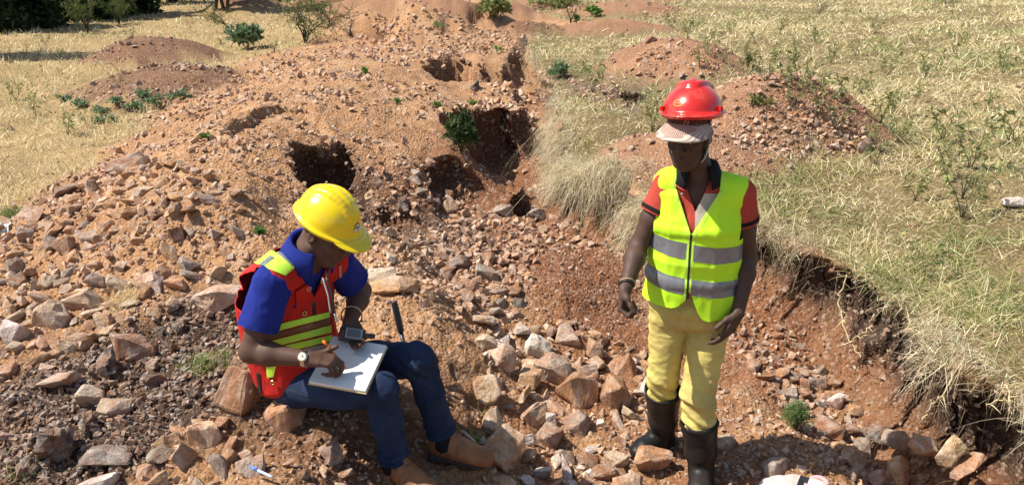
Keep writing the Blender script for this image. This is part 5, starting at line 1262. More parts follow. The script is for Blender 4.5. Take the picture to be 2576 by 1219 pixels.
for cr, ax_, am in ((.075, _u, .010), (-.105, _u, .008), (1.125, _z, .006), (1.30, _z, .005)):   # pressed-in packing creases
    V = V + N * (am * np.exp(-np.abs(ax_ - cr) / .035))[:, None]
def vest_cut(V):
    u = (V - j['top']) @ bs; fr = -((V - j['top']) @ bk); z = V[:, 2]
    hem = z - (.932 - .05 * smooth(-.03, .06, u)) - (fr > 0) * (.045 * np.exp(-((u + .022) / .030) ** 2) * (u < -.022) + .085 * np.exp(-((u + .022) / .040) ** 2) * (u >= -.022))
    arm = np.maximum(.172 + .02 * smooth(1.40, 1.46, z) - np.abs(u), (1.225 - z))
    rn = V - j['neck']; hole = np.where(z > 1.38, np.hypot(rn @ bs, rn @ bk) - .082, .1)
    vn = np.where((fr > 0) & (z > 1.1), np.abs(u + .024 - .10 * np.clip(z - 1.27, 0, .2)) - np.clip((z - 1.262) * .50, -.05, .085), .1)
    return np.minimum(np.minimum(hem, arm), np.minimum(hole, vn))
vV, vF, _ = clip(V, Q, vest_cut(V), np.ones((len(V), 1)))
vest = part('safety_vest', (vV, vF), M_NEON, pa, True, .003)
vN = normals(vV, vF); vu = (vV - j['top']) @ bs; vf = -((vV - j['top']) @ bk)
slope = .16 * np.clip(vu + .03, -.2, .3)
ztop = vV[:, 2] + slope * .6
zipgap = np.where(vf > 0, np.abs(vu + .024 - .10 * np.clip(vV[:, 2] - 1.27, 0, .2)) - .013, .1)
for z0, z1 in ((1.152, 1.222), (1.000, 1.070)):
    st = clip(vV + vN * .0042, vF, np.minimum(np.minimum(ztop - z0, z1 - ztop), zipgap)); subpart('reflective_stripe', st, M_SILVER, vest)
zp = [at_y(1717, 560, 0) * 0]
zc = clip(vV + vN * .0045, vF, np.minimum(np.where(vf > .05, .0045 - np.abs(vu + .024), -1), np.minimum(1.268 - vV[:, 2], vV[:, 2] - .955))); subpart('zipper', zc, M_BLACK, vest)
for s in (-1, 1):
    zc = clip(vV + vN * .0040, vF, np.minimum(np.where(vf > .03, .007 - np.abs(np.abs(vu + .024 - .10 * np.clip(vV[:, 2] - 1.27, 0, .2)) - np.clip((vV[:, 2] - 1.262) * .50, 0, .085) - .010), -1), np.minimum(s * (vu + .024 - .10 * np.clip(vV[:, 2] - 1.27, 0, .2)), vV[:, 2] - .95)))
    if len(zc[0]): subpart('binding', zc, M_NEON_TAPE, vest)
# trousers
f = Field((.54, 2.84, .24), (1.04, 3.34, .99), .0045)
f.ecap(j['pel'] + A3(0, 0, .03), j['pel'] + A3(0, 0, .10), bs, (.166, .118), (.160, .112), .03, .3)
f.ecap(j['pel'] + A3(0, 0, -.03), j['pel'] + A3(0, 0, .04), bs, (.170, .120), (.166, .118), .04, .4)
for a, b, c, rs in ((hipL, knL, anL, (.088, .074, .063, .062, .054, .045)), (hipR, knR, anR, (.090, .079, .069, .066, .062, .045))):
    f.chain([a, a * .5 + b * .5, b, b * .80 + c * .20, b * .62 + c * .38, b * .30 + c * .70], rs, .02)
V, Q = f.mesh(0, 2); N = normals(V, Q)
V = folds(V, N, .010, (5, 5, 9), 31); N = normals(V, Q); V = folds(V, N, .0035, (18, 18, 28), 33); N = normals(V, Q)
low = smooth(.62, .40, V[:, 2]); V = V + N * (.006 * np.sin(V[:, 2] * 95 + 5 * vn3(V * 7, 12) + V[:, 0] * 30) * low)[:, None]
trs = part('trousers', (V, Q), M_KHAKI, pa)
N = normals(V, Q); fly = clip(V + N * .0015, Q, np.minimum(np.minimum(.004 - np.abs((V - j['pel']) @ bs + .02), -((V - j['pel']) @ bk)), np.minimum(.95 - V[:, 2], V[:, 2] - .80)))
if len(fly[0]): subpart('fly_seam', fly, M_KHAKI, trs)
# rubber boots
def rubber_boot(kn, an, toe_dir, ground, top_t):
    ax = unit(kn - an); td = unit(toe_dir); sd = unit(np.cross(td, A3(0, 0, 1))); Rf = np.stack([sd, -td, A3(0, 0, 1)], 1)
    lo = np.minimum(an, kn) - A3(.2, .22, .16); hi = np.maximum(an, kn) + A3(.2, .22, .05); f = Field(lo, hi, .0042)
    T = an + ax * top_t; g = A3(an[0], an[1], ground)
    f.cap(T, an + ax * .12, .086, .066, .02); f.cap(an + ax * .12, an + A3(0, 0, -.02), .066, .054, .03)
    f.ecap(g + A3(0, 0, .050) - td * .030, g + A3(0, 0, .040) + td * .130, sd, (.040, .052), (.047, .040), .03, .9)
    f.ecap(g + A3(0, 0, .055) + td * .02, g + A3(0, 0, .045) + td * .12, sd, (.044, .055), (.046, .040), .03, .8)
    f.ell(g + A3(0, 0, .038) + td * .155, (.046, .050, .036), Rf, .02)
    for q in (0, 1, 2, 3): c = an + ax * (.020 + .018 * q) + td * (.048 - .004 * q); f.cap(c - sd * .030, c + sd * .030, .007, .007, .006)
    f.ell(an + ax * .19, (.071, .071, .010), frame(td, ax), .008); f.ell(an + ax * .10 , (.064, .068, .010), frame(td, ax), .008)
    f.ell(T - ax * .012, (.090, .090, .010), frame(td, ax), .006)
    f.plane(T, ax, 0); f.cap(T + ax * .05, an + ax * .08, .081, .058, .0, 'cut')
    f.plane(g + A3(0, 0, .004), A3(0, 0, -1), 0)
    V, Q = f.mesh(0, 1); N = normals(V, Q); V = V + N * (.0025 * fbm3(V * 22, 61, 2))[:, None]
    b = part('rubber_boot', (V, Q), M_RUBBER, pa)
    s = Field(g - .25, g + .25, .0042); s.ecap(g + A3(0, 0, .016) - td * .045, g + A3(0, 0, .016) + td * .155, sd, (.042, .020), (.053, .020), .0, 1.6); s.plane(g + A3(0, 0, .030), A3(0, 0, 1)); s.plane(g, A3(0, 0, -1))
    subpart('sole', s.mesh(0, 1), M_DUSTY, b); return b
rubber_boot(knL, anL, (-.80, -.55, 0), float(terrain_lookup(anL[0] - .06, anL[1] - .05)) + .012, .33)
rubber_boot(knR, anR, (-.30, -.95, 0), max(float(terrain_lookup(anR[0], anR[1] - .05)), 0) + .005, .27)
# red hard hat with a peaked cap worn under it
helm, hV, hQ, hw = make_helmet(pa, j['head'] + A3(.004, .010, .088), frame((-.30, -.94, .08), (-.05, 0, 1)), shell('red_shell', (.56, .020, .014), .22), 'red hard hat with a small yellow oval mark', 'vee')
hr = frame((-.30, -.94, .08), (-.05, 0, 1)); org = hw(-.045, -.12, .050); out = unit(org - hw(0, 0, -.03)); uu_ = unit(np.cross(A3(0, 0, 1), out)); vv_ = np.cross(out, uu_)
M_YEL = plain('yellow_print', (.72, .50, .06), .5, .3, 0, 0, 40, .05)
A_, B_ = on_shell(hV, hQ, hw, disc(28, .0225, .0135)[:-1], org, uu_, vv_, out), on_shell(hV, hQ, hw, disc(28, .0205, .0115)[:-1], org, uu_, vv_, out)
subpart('oval_mark', ring_mesh(A_, B_), M_YEL, helm)
tV, tF = text_vf('Made in China', .0068); subpart('lettering', (on_shell(hV, hQ, hw, tV, org, uu_, vv_, out), tF), M_YEL, helm)
for s in (-1, 1):                                                        # accessory slots beside the peak
    c = hw(.105 * s, -.062, .022); subpart('slot', boxvf(c, (.005, .020, .009), hr @ np.array(Euler((0, 0, .55 * s)).to_matrix())), helm.data.materials[0], helm, False)
# cap: crown band under the hat and a curved peak
hd = lambda *p: j['head'] + HR @ np.array(p)
M_CAP = cloth('brown_cap_fabric', (.10, .035, .025), 900, .3, .9)
f = Field(j['head'] - .2, j['head'] + .2, .004); f.ell(hd(0, .010, .062), (.084, .106, .094), HR, 0); f.plane(hd(0, 0, .066), HR @ A3(0, 0, -1)); cap_o = part('cap', f.mesh(0, 1), M_CAP, pa)
g = Mat('cap_peak_print', .8, .2); co = g.coord('UV')
hexd = g.voro(42, co, 'DISTANCE_TO_EDGE', 'Distance', .0)
g.col(g.mix(g.ramp(g.noise(1.6, 1, .4, co), [(.45, (0, 0, 0)), (.50, (1, 1, 1))]), g.mix(g.math('GREATER_THAN', hexd, .09), (.62, .54, .44), (.20, .08, .06)), g.mix(g.math('GREATER_THAN', g.math('SINE', g.math('MULTIPLY', g.noise(2.0, 0, .5, co), 90)), .4), (.58, .50, .41), (.32, .23, .18))))
V, F, UV = [], [], []
nu, nv_ = 26, 9
for i in range(nu):
    a = math.radians(-84 + 168 * i / (nu - 1))
    for k in range(nv_):
        t = k / (nv_ - 1); r = .094 + t * (.082 * max(.10, math.cos(a * .95)) ** .6)
        V.append(hd(r * math.sin(a) * .80, -r * math.cos(a) - .002, .082 - .004 * t - .034 * t * math.cos(a) - .042 * math.sin(a) ** 2 * (.35 + .65 * t))); UV.append((i / (nu - 1), t * .5))
for i in range(nu - 1):
    for k in range(nv_ - 1): a = i * nv_ + k; F.append((a, a + 1, a + nv_ + 1, a + nv_))
pk = subpart('cap_peak', (np.array(V), np.array(F)), g.m, cap_o, True, .004)
ul = pk.data.uv_layers.new(name='UVMap'); li = np.empty(len(pk.data.loops), np.int32); pk.data.loops.foreach_get('vertex_index', li); ul.data.foreach_set('uv', np.array(UV, np.float32)[li].ravel())
M_CORAL = plain('coral_print', (.62, .16, .10), .7, .2, 0, 0, 40, .05)
tV, tF = text_vf('71', .026); cV = np.array([hd(a * 1.0 + .022, -.106 - .0005 + .9 * (a + .022) ** 2 * 3, .093 + b) for a, b in tV]); subpart('lettering', (cV, tF), M_CORAL, cap_o)
# chin strap
sp_ = [hd(.086, -.012, .075), hd(.088, -.012, .03), hd(.082, -.018, -.03), hd(.070, -.030, -.075), hd(.048, -.050, -.108), hd(.0, -.062, -.130)]
P = np.array([[np.interp(t, range(6), [q[d] for q in sp_]) for d in range(3)] for t in np.linspace(0, 5, 30)])
V = np.concatenate([np.stack([p - HR @ A3(.002, .010, 0), p + HR @ A3(-.002, .010, 0)]) for p in P]); F = np.array([(2 * i, 2 * i + 1, 2 * i + 3, 2 * i + 2) for i in range(29)])
strap = part('chin_strap', (V, F), M_BLACK, pa, True, .002)
sd_ = []
for t in np.linspace(.1, 3.4, 22):
    p = np.array([np.interp(t, range(6), [q[d] for q in sp_]) for d in range(3)]) + HR @ A3(.003, 0, 0); sd_.append(boxvf(p, (.0010, .007, .0014), HR))
subpart('strap_weave', join(*sd_), M_WHITE, strap, False)
sp2 = [hd(-.086, -.012, .075), hd(-.088, -.012, .03), hd(-.082, -.018, -.03), hd(-.070, -.030, -.075), hd(-.048, -.050, -.108), hd(.0, -.062, -.130)]
part('chin_strap', tube(sp2, .0035, 6), M_BLACK, pa)
# wrist bands
for off, m in ((.004, M_BLACK), (.016, plain('tan_band', (.36, .25, .12), .6))):
    ax = unit(wrL - elL); c = wrL - ax * (.012 + off); x = unit(np.cross(ax, A3(0, 0, 1))); y = np.cross(ax, x)
    part('wristband', tube([c + (x * math.cos(a) + y * math.sin(a)) * (.031 if off < .01 else .029) + ax * .006 * math.cos(a) for a in np.linspace(0, 2 * math.pi, 25)], .0038, 6, False), m, pa)
print('standing man', round(time.time() - T0, 1))
# ------------------------------------------------------------------ the seated man in the red vest, writing
base = A3(-.86, 2.88, terrain_lookup(-.86, 2.88)); pb = empty('person', base)
tag(pb, 'seated man in yellow hard hat, red vest, blue polo and jeans, writing', 'person')
Sd = unit(A3(.66, .75, 0)); Fw = unit(np.cross(A3(0, 0, 1), -Sd)); Fw = A3(.75, -.66, 0)      # across the shoulders (near to far), and the way he faces
j = dict(pel=A3(-.870, 2.915, .655), waist=A3(-.925, 2.915, .83), chest=A3(-.905, 2.895, 1.02), top=A3(-.840, 2.862, 1.155), neck=A3(-.800, 2.84, 1.215), head=A3(-.720, 2.832, 1.312))
shN, shF = A3(-.918, 2.735, 1.140), A3(-.725, 2.965, 1.140)
elN, wrN = A3(-1.000, 2.640, .895), A3(-.770, 2.600, .885)
elF, wrF = A3(-.655, 3.085, .955), A3(-.668, 2.885, .905)
hipN, knN, anN = A3(-.885, 2.835, .640), A3(-.522, 2.680, .700), A3(-.478, 2.700, .325)
hipF, knF, anF = A3(-.790, 2.985, .650), A3(-.388, 2.850, .745), A3(-.292, 2.860, .345)
HR = frame((.80, -.36, -.50)); hd = lambda *p: j['head'] + HR @ np.array(p)
f = Field((-1.16, 2.40, .12), (-.04, 3.26, 1.52), .0042)
f.ecap(j['pel'], j['waist'], Sd, (.15, .105), (.135, .10), .05); f.ecap(j['waist'], j['chest'], Sd, (.135, .10), (.15, .10), .05); f.ecap(j['chest'], j['top'], Sd, (.15, .10), (.13, .062), .04)
f.cap(j['top'], j['neck'], .064, .060, .04); f.cap(j['neck'], hd(0, .025, -.05), .061, .062, .03)
for sh, el, wr in ((shN, elN, wrN), (shF, elF, wrF)):
    f.cap(j['top'], sh, .05, .055, .03); m = sh * .45 + el * .55; f.chain([sh, m, el], [.057, .052, .041], .02)
    m2 = el * .68 + wr * .32; f.chain([el, m2, wr], [.042, .045, .027], .02)
for a, b, c in ((hipN, knN, anN), (hipF, knF, anF)): f.chain([a, b, c], [.07, .05, .038], .03)
f.cap(anN, A3(-.41, 2.65, .290), .030, .022); f.cap(anF, A3(-.20, 2.845, .292), .030, .022)
add_head(f, j['head'], HR)
# writing hand: thumb and first finger pinch the pen; other hand holds the receiver from below
tipsN, thN = add_hand(f, wrN, (.97, .06, -.12), (-.10, .10, -1.0), (.1, 1.0, .1), [(38, 45, 25), (48, 55, 30), (62, 70, 40), (70, 75, 40)], (.75, .35, -.45), .15)
tipsF, thF = add_hand(f, wrF, (.42, -.70, -.48), (.10, -.45, .75), (-.75, -.35, .2), [(18, 30, 25), (20, 34, 25), (24, 36, 28), (28, 40, 28)], (.65, .6, .35), .25)
part('body', f.mesh(0, 1), SKIN_B, pb)
for s in (-1, 1):
    q = hd(.031 * s, -.0888, .0075); eye = part('eye', Field(q - .02, q + .02, .0016).ell(q, (.0100, .006, .0028), HR, 0).mesh(0, 0), M_EYE, pb)
    q2 = q + HR @ A3(0, -.0045, -.0012); subpart('pupil', Field(q2 - .012, q2 + .012, .0012).ell(q2, (.0040, .0026, .0022), HR, 0).mesh(0, 0), M_PUPIL, eye)
f = Field(j['head'] - .16, j['head'] + .16, .0035); f.ell(hd(0, .016, .040), (.0775, .0985, .0930), HR, 0); f.plane(hd(0, .02, -.025), HR @ unit(A3(0, -.55, -1))); f.ell(hd(0, -.09, -.02), (.09, .06, .07), HR, .01, 'cut')
V, Q = f.mesh(0, 1); part('hair', (V + normals(V, Q) * (.0012 * fbm3(V * 300, 5, 1))[:, None], Q), plain('short_black_hair', (.012, .010, .009), .9, .2), pb)
# blue polo
f = Field((-1.16, 2.46, .66), (-.50, 3.24, 1.34), .0045)
f.ecap(j['pel'] + A3(0, 0, .08), j['waist'], Sd, (.165, .125), (.150, .118), .04, .25); f.ecap(j['waist'], j['chest'], Sd, (.150, .118), (.165, .118), .04); f.ecap(j['chest'], j['top'], Sd, (.165, .118), (.145, .080), .04)
for sh, el in ((shN, elN), (shF, elF)):
    f.cap(j['top'], sh, .064, .070, .03); m = sh * .15 + el * .85; f.cap(sh, m, .072, .074, .02)
V, Q = f.mesh(0, 2); N = normals(V, Q); V = folds(V, N, .007, (8, 8, 5), 43); N = normals(V, Q); V = folds(V, N, .003, (22, 22, 14), 44)
kk = np.full(len(V), .05)
for sh, el in ((shN, elN), (shF, elF)):
    ax = unit(el - sh); L = np.linalg.norm(el - sh); t = (V - sh) @ ax; near = np.linalg.norm(V - sh - np.outer(np.clip(t, 0, L), ax), axis=1) < .10
    out = np.abs((V - j['top']) @ Sd) > .13
    kk = np.where(near & out, np.minimum(kk, L * .66 - t), kk)
rn = V - j['neck']; NA = unit(j['neck'] - j['top'] + A3(0, 0, .02)); rr = np.linalg.norm(rn - np.outer(rn @ NA, NA), axis=1)
kk = np.where(V[:, 2] > 1.14, np.minimum(kk, rr - .064), kk)
sV, sF, _ = clip(V, Q, kk, np.ones((len(V), 1))); shirt = part('polo_shirt', (sV, sF), M_BLUE, pb, True, -.003)
sN = normals(sV, sF)
for sh, el in ((shN, elN), (shF, elF)):
    ax = unit(el - sh); L = np.linalg.norm(el - sh); t = (sV - sh) @ ax; out = np.abs((sV - j['top']) @ Sd) - .13
    cv = clip(sV + sN * .0016, sF, np.minimum(np.minimum(t - L * .585, L * .66 - t), out)); cv = largest(cv[0], cv[1], cv[0]) if len(cv[0]) else cv; subpart('sleeve_hem', cv, M_BLUE, shirt) if len(cv[0]) else None
NB = frame(unit(Fw + A3(0, 0, -.45))); cl = collar(j['neck'], NB, .070, .098, .060, -.004, .42, .1, .05)
part('collar', cl, M_BLUE, pb, True, .004)
# red vest
f = Field((-1.20, 2.50, .54), (-.48, 3.26, 1.34), .0042)
vs = [(A3(-.900, 2.935, .66), .198, .170), (A3(-.945, 2.935, .83), .190, .168), (A3(-.935, 2.918, 1.02), .198, .165), (A3(-.850, 2.868, 1.150), .172, .105)]
for (p, a, b), (q, c_, d) in zip(vs, vs[1:]): f.ecap(p, q, Sd, (a, b), (c_, d), .03, .3)
for sh in (shN, shF): f.cap(j['top'] + A3(0, 0, .012), sh * .9 + j['top'] * .1 + A3(0, 0, .008), .074, .074, .03)
V, Q = f.mesh(0, 2); N = normals(V, Q); V = folds(V, N, .006, (7, 7, 4), 53); N = normals(V, Q); V = folds(V, N, .0022, (26, 26, 12), 54); N = normals(V, Q)
def vcoords(V):
    u = (V - j['top']) @ Sd; fr = (V - (A3(-.822, 2.855, 0) + np.outer(np.interp(V[:, 2], [.6, .83, 1.02, 1.15], [1, 1, 1, 1]), A3(0, 0, 0)))) @ Fw; return u, fr
u, fr = vcoords(V); z = V[:, 2]
rn = V - j['neck']; rr = np.linalg.norm(rn - np.outer(rn @ NA, NA), axis=1)
front = (V - j['waist']) @ Fw > 0
axN = unit(elN - shN); axF = unit(elF - shF)
armN = np.linalg.norm((V - shN) - np.outer((V - shN) @ axN, axN), axis=1); armF = np.linalg.norm((V - shF) - np.outer((V - shF) @ axF, axF), axis=1)
cutN = np.where(u < -.03, np.where((V - shN) @ unit(A3(0, 0, 1)) > -.13, u + .158 + .012 * smooth(1.12, 1.2, z), .1), .1)
cutF = np.where(u > .03, np.where((V - shF) @ unit(A3(0, 0, 1)) > -.13, .158 + .012 * smooth(1.12, 1.2, z) - u, .1), .1)
vn = np.where(front & (z > .9), np.abs(u) - np.clip((z - 1.045) * .55, -.05, .075), .1)
hole = np.where(z > 1.10, rr - .080, .1)
hem = z - (.615 + .03 * (~front))
vV, vF, _ = clip(V, Q, np.minimum(np.minimum(np.minimum(cutN, cutF), np.minimum(vn, hole)), hem), np.ones((len(V), 1)))
vest = part('safety_vest', (vV, vF), M_REDVEST, pb, True, .004); vN = normals(vV, vF); vu, _ = vcoords(vV)
zc = clip(vV + vN * .0055, vF, np.minimum(np.where((vV - j['waist']) @ Fw > 0, .009 - np.abs(vu), -1), np.minimum(1.05 - vV[:, 2], vV[:, 2] - .64))); subpart('zipper', zc, M_BLACK, vest)
def patch(name, poly, mat, off, parent=vest, thick=.0015):
    a, b, n = px_patch(vV, vF, poly, vN)
    if len(b): return subpart(name, (a + n * off, b), mat, parent, True, thick)
# bands across the front: neon, rust-brown, neon, red gap, neon, silver
for q0, q1, m in ((((702,812),(824,783)), ((705,828),(826,797)), M_NEON_TAPE), (((705,832),(826,800)), ((705,846),(826,815)), cloth('rust_band', (.19, .085, .035), 800, .5, .9, (.45, .40, .33), .6)), (((706,849),(829,817)), ((706,866),(830,835)), M_NEON_TAPE), (((707,870),(831,841)), ((707,886),(832,856)), M_NEON_TAPE), (((707,889),(833,859)), ((708,899),(834,874)), cloth('grey_band', (.34, .30, .27), 800, .5, .9, (.55, .5, .45), .5))):
    patch('reflective_stripe', [(640, q0[0][1] + (q0[0][1] - q0[1][1]) * .5), q0[1], q1[1], (640, q1[0][1] + (q1[0][1] - q1[1][1]) * .5)], m, .0062)
for q0, q1 in (((846,772),(858,795)), ((846,800),(858,812))): patch('reflective_stripe', [(841, q0[1]), (866, q0[1] - 14), (866, q1[1] - 14), (841, q1[1])], M_NEON_TAPE, .0062)
patch('shoulder_patch', [(640,662),(690,627),(747,668),(716,694)], M_NEON_TAPE, .0058)
pp = patch('shoulder_bar', [(698,641),(706,637),(742,665),(734,672)], M_SILVER, .0078)
patch('shoulder_bar', [(655,668),(684,646),(692,652),(664,673)], M_SILVER, .0078)
patch('pocket', [(741,732),(806,706),(832,740),(742,774)], M_REDVEST, .0075, vest, .004)
patch('pocket_flap', [(738,728),(796,700),(826,722),(812,738),(742,752)], M_REDVEST, .012, vest, .004)
patch('pocket_flap', [(800,690),(812,684),(828,716),(815,722)], M_REDVEST, .011, vest, .004)
patch('hem_patch', [(672,906),(700,903),(690,945),(676,948)], M_NEON_TAPE, .0065)
patch('side_pocket_zip', [(648,936),(655,934),(662,985),(655,988)], M_BLACK, .007)
patch('chest_lettering', [(851,668),(857,664),(858,702),(852,706)], cloth('faded_print', (.55, .25, .20), 900, .3), .007)
_tr = BVHTree.FromPolygons([tuple(p) for p in vV], [tuple(q) for q in vF])
def torus(c, n, R0, r0):
    x = unit(np.cross(n, A3(.3, .2, .9))); y = np.cross(n, x); return tube([c + R0 * (x * math.cos(a) + y * math.sin(a)) for a in np.linspace(0, 2 * math.pi, 21)], r0, 6, False)
for q in ((806, 705), (772, 723), (762, 784), (690, 958)):
    h = _tr.ray_cast(Vector((0, 0, CAM_H)), Vector(unit(ray(*q))), 8)
    if h[0] is not None:
        n = np.array(h[1]); n = n if n @ ray(*q) < 0 else -n; gr_ = subpart('grommet', torus(np.array(h[0]) + n * .014, n, .0085, .003), M_GOLD, vest)
# lanyard straps with a clip down the front
ly = [hd(.03, -.05, -.14), at_y(822, 700, 2.70), at_y(836, 745, 2.672), at_y(842, 788, 2.66)]
lp = [np.array([np.interp(t, range(4), [q[d] for q in ly]) for d in range(3)]) for t in np.linspace(0, 3, 16)]
lan = part('lanyard', tube(lp, .0045, 6), M_BLACK, pb); part('lanyard', tube([p + A3(-.014, -.004, .004) for p in lp[5:]], .0035, 6), plain('grey_strap', (.35, .33, .32), .7), pb)
subpart('clip', tube([lp[-1], lp[-1] + A3(.004, -.003, -.02), lp[-1] + A3(.002, -.002, -.035)], .005, 8), M_METAL, lan)
# jeans
f = Field((-1.10, 2.48, .26), (-.16, 3.16, .86), .0045)
f.ecap(j['pel'] - Fw * .03 + A3(0, 0, -.015), j['pel'] + A3(0, 0, .07), Sd, (.165, .135), (.158, .122), .04, .6)
f.ell(hipN - Fw * .05 + A3(0, 0, -.01), (.105, .105, .10), None, .04); f.ell(hipF - Fw * .05 + A3(0, 0, -.01), (.105, .105, .10), None, .04)
for a, b, c in ((hipN, knN, anN), (hipF, knF, anF)):
    m = a * .5 + b * .5; e = b * .12 + c * .88
    f.chain([a, m, b], [.096, .083, .066], .03); f.chain([b, b * .6 + c * .4, b * .22 + c * .78, e], [.066, .059, .053, .058], .02)
    f.ell(b + unit(b - a) * .008 + unit(b - c) * .012, (.056, .056, .056), None, .03)
V, Q = f.mesh(0, 2); N = normals(V, Q); V = folds(V, N, .007, (9, 9, 6), 63); N = normals(V, Q); V = folds(V, N, .0028, (24, 24, 17), 64); N = normals(V, Q)
lowm = smooth(.47, .40, V[:, 2]); V = V + N * (.0065 * np.sin(V[:, 2] * 150 + 6 * vn3(V * 9, 5)) * lowm)[:, None]
kn_ = np.minimum(np.linalg.norm(V - knN, axis=1), np.linalg.norm(V - knF, axis=1)); V = V + N * (.004 * np.sin((V @ unit(A3(.5, -.2, .8))) * 130 + 4 * vn3(V * 8, 7)) * smooth(.16, .06, kn_))[:, None]
mid = np.where(np.linalg.norm(V - anN, axis=1) < np.linalg.norm(V - anF, axis=1), 0, 1)
kk = np.full(len(V), 1.)
for q, (kn, an) in enumerate(((knN, anN), (knF, anF))): kk = np.where((mid == q) & (V[:, 2] < .5), np.linalg.norm(kn - an) * .885 - (V - kn) @ unit(an - kn), kk)
jV, jF, _ = clip(V, Q, kk, np.ones((len(V), 1))); jeans = part('jeans', (jV, jF), M_JEANS, pb, True, -.004)
M_STITCH = plain('seam_stitching', (.045, .045, .06), .8); _tj = BVHTree.FromPolygons([tuple(p) for p in jV], [tuple(q) for q in jF])
for line in ([(1001,1000),(1014,1060),(1026,1120),(1036,1170)], [(1090,930),(1122,985),(1145,1040),(1163,1085)], [(716,975),(760,992),(830,1010)], [(1012,918),(1050,925),(1080,945)]):
    pts = [];
    for t in np.linspace(0, len(line) - 1, 26):
        a = np.interp(t, range(len(line)), [q[0] for q in line]); b = np.interp(t, range(len(line)), [q[1] for q in line]); h = _tj.ray_cast(Vector((0, 0, CAM_H)), Vector(unit(ray(a, b))), 8)
        if h[0] is not None: pts.append(np.array(h[0]))
    pts = [p for i, p in enumerate(pts) if i == 0 or np.linalg.norm(p - pts[i - 1]) < .06]
    if len(pts) > 5: subpart('seam', tube(pts, .0016, 5), M_STITCH, jeans)
# ankle boots
def ankle_boot(kn, an, td, ground):
    td = unit(td); sd = unit(np.cross(td, A3(0, 0, 1))); up = np.cross(sd, td); Rf = np.stack([sd, -td, up], 1); g = A3(an[0], an[1], ground) - td * .01
    w = lambda a, b, c: g + sd * a + td * b + up * c
    f = Field(g - A3(.24, .26, .06), g + A3(.26, .24, .26), .004); T = an + unit(kn - an) * .10
    f.cap(T, w(0, -.005, .09), .050, .050, .02); f.ecap(w(0, -.035, .060), w(0, .10, .054), sd, (.042, .056), (.047, .042), .03, .9)
    f.ecap(w(0, .05, .066), w(0, .14, .050), sd, (.043, .050), (.048, .038), .03, .9); f.ell(w(0, .172, .050), (.049, .054, .038), Rf, .02)
    f.plane(w(0, 0, .022), -up); f.plane(T + A3(0, 0, .02), unit(kn - an)); f.cap(T + unit(kn - an) * .06, w(0, -.005, .10), .044, .044, .0, 'cut')
    V, Q = f.mesh(0, 1); N = normals(V, Q); cz = (V - w(0, .07, .07)) @ td; V = V + N * (.0022 * np.sin(cz * 170 + 3 * vn3(V * 30, 4)) * np.exp(-(cz / .03) ** 2) + .0015 * fbm3(V * 25, 6, 2))[:, None]; b = part('ankle_boot', (V, Q), M_LEATHER, pb)
    q = V - w(0, -.005, .10); s = np.minimum(np.minimum(.028 - np.abs(q @ td), q @ up + .045 - np.abs(q @ td) * .6), np.abs(q @ sd) - .02); go = clip(V + N * .0022, Q, s)
    if len(go[0]): subpart('elastic_panel', go, M_BLACKCLOTH, b)
    s = Field(g - A3(.24, .26, .06), g + A3(.26, .24, .1), .004); s.ecap(w(0, -.045, .014), w(0, .165, .016), sd, (.042, .020), (.051, .018), 0, 1.3); s.ecap(w(0, -.05, -.002), w(0, -.005, -.002), sd, (.042, .020), (.044, .020), .006, 1.0); s.plane(w(0, 0, .030), up); s.plane(w(0, 0, -.014), -up)
    subpart('sole', s.mesh(0, 1), M_DUSTY, b)
ankle_boot(knN, anN, (.80, -.60, -.06), .255); ankle_boot(knF, anF, (.97, -.16, -.16), .258)
# wrist watch and bangle
ax = unit(wrN - elN); c = wrN - ax * .012; x = unit(np.cross(ax, A3(0, 0, 1))); y = np.cross(ax, x)
lk = []
for a in np.linspace(0, 2 * math.pi, 22)[:-1]:
    n = x * math.cos(a) + y * math.sin(a); lk.append(boxvf(c + n * .0305, (.0085, .0042, .0018), np.stack([ax, np.cross(n, ax), n], 1)))
watch = part('wristwatch', join(*lk), M_METAL, pb, False)
n = unit(A3(-.15, -.62, .55)); n = unit(n - ax * (n @ ax)); Rw = np.stack([ax, np.cross(n, ax), n], 1); wc = c + n * .032
case = subpart('watch_case', tube([wc - n * .004, wc + n * .002, wc + n * .0055], [.0185, .0200, .0175], 20), M_METAL, watch)
subpart('watch_dial', fan_mesh(np.array([wc + n * .0062 + Rw[:, 0] * a + Rw[:, 1] * b for a, b in disc(24, .0150, .0150)[:-1]])), plain('cream_dial', (.60, .54, .42), .3, .5, 0, 0, 300, .5), watch)
subpart('watch_hand', join(boxvf(wc + n * .0072 + Rw[:, 0] * .004, (.0055, .0007, .0004), Rw), boxvf(wc + n * .0072 + Rw[:, 1] * .003, (.0007, .0045, .0004), Rw)), M_BLACK, watch, False)
ax = unit(wrF - elF); part('bangle', torus(wrF - ax * .030 + A3(0, 0, .004), unit(ax + A3(.12, 0, .25)), .043, .0032), M_GOLD, pb)
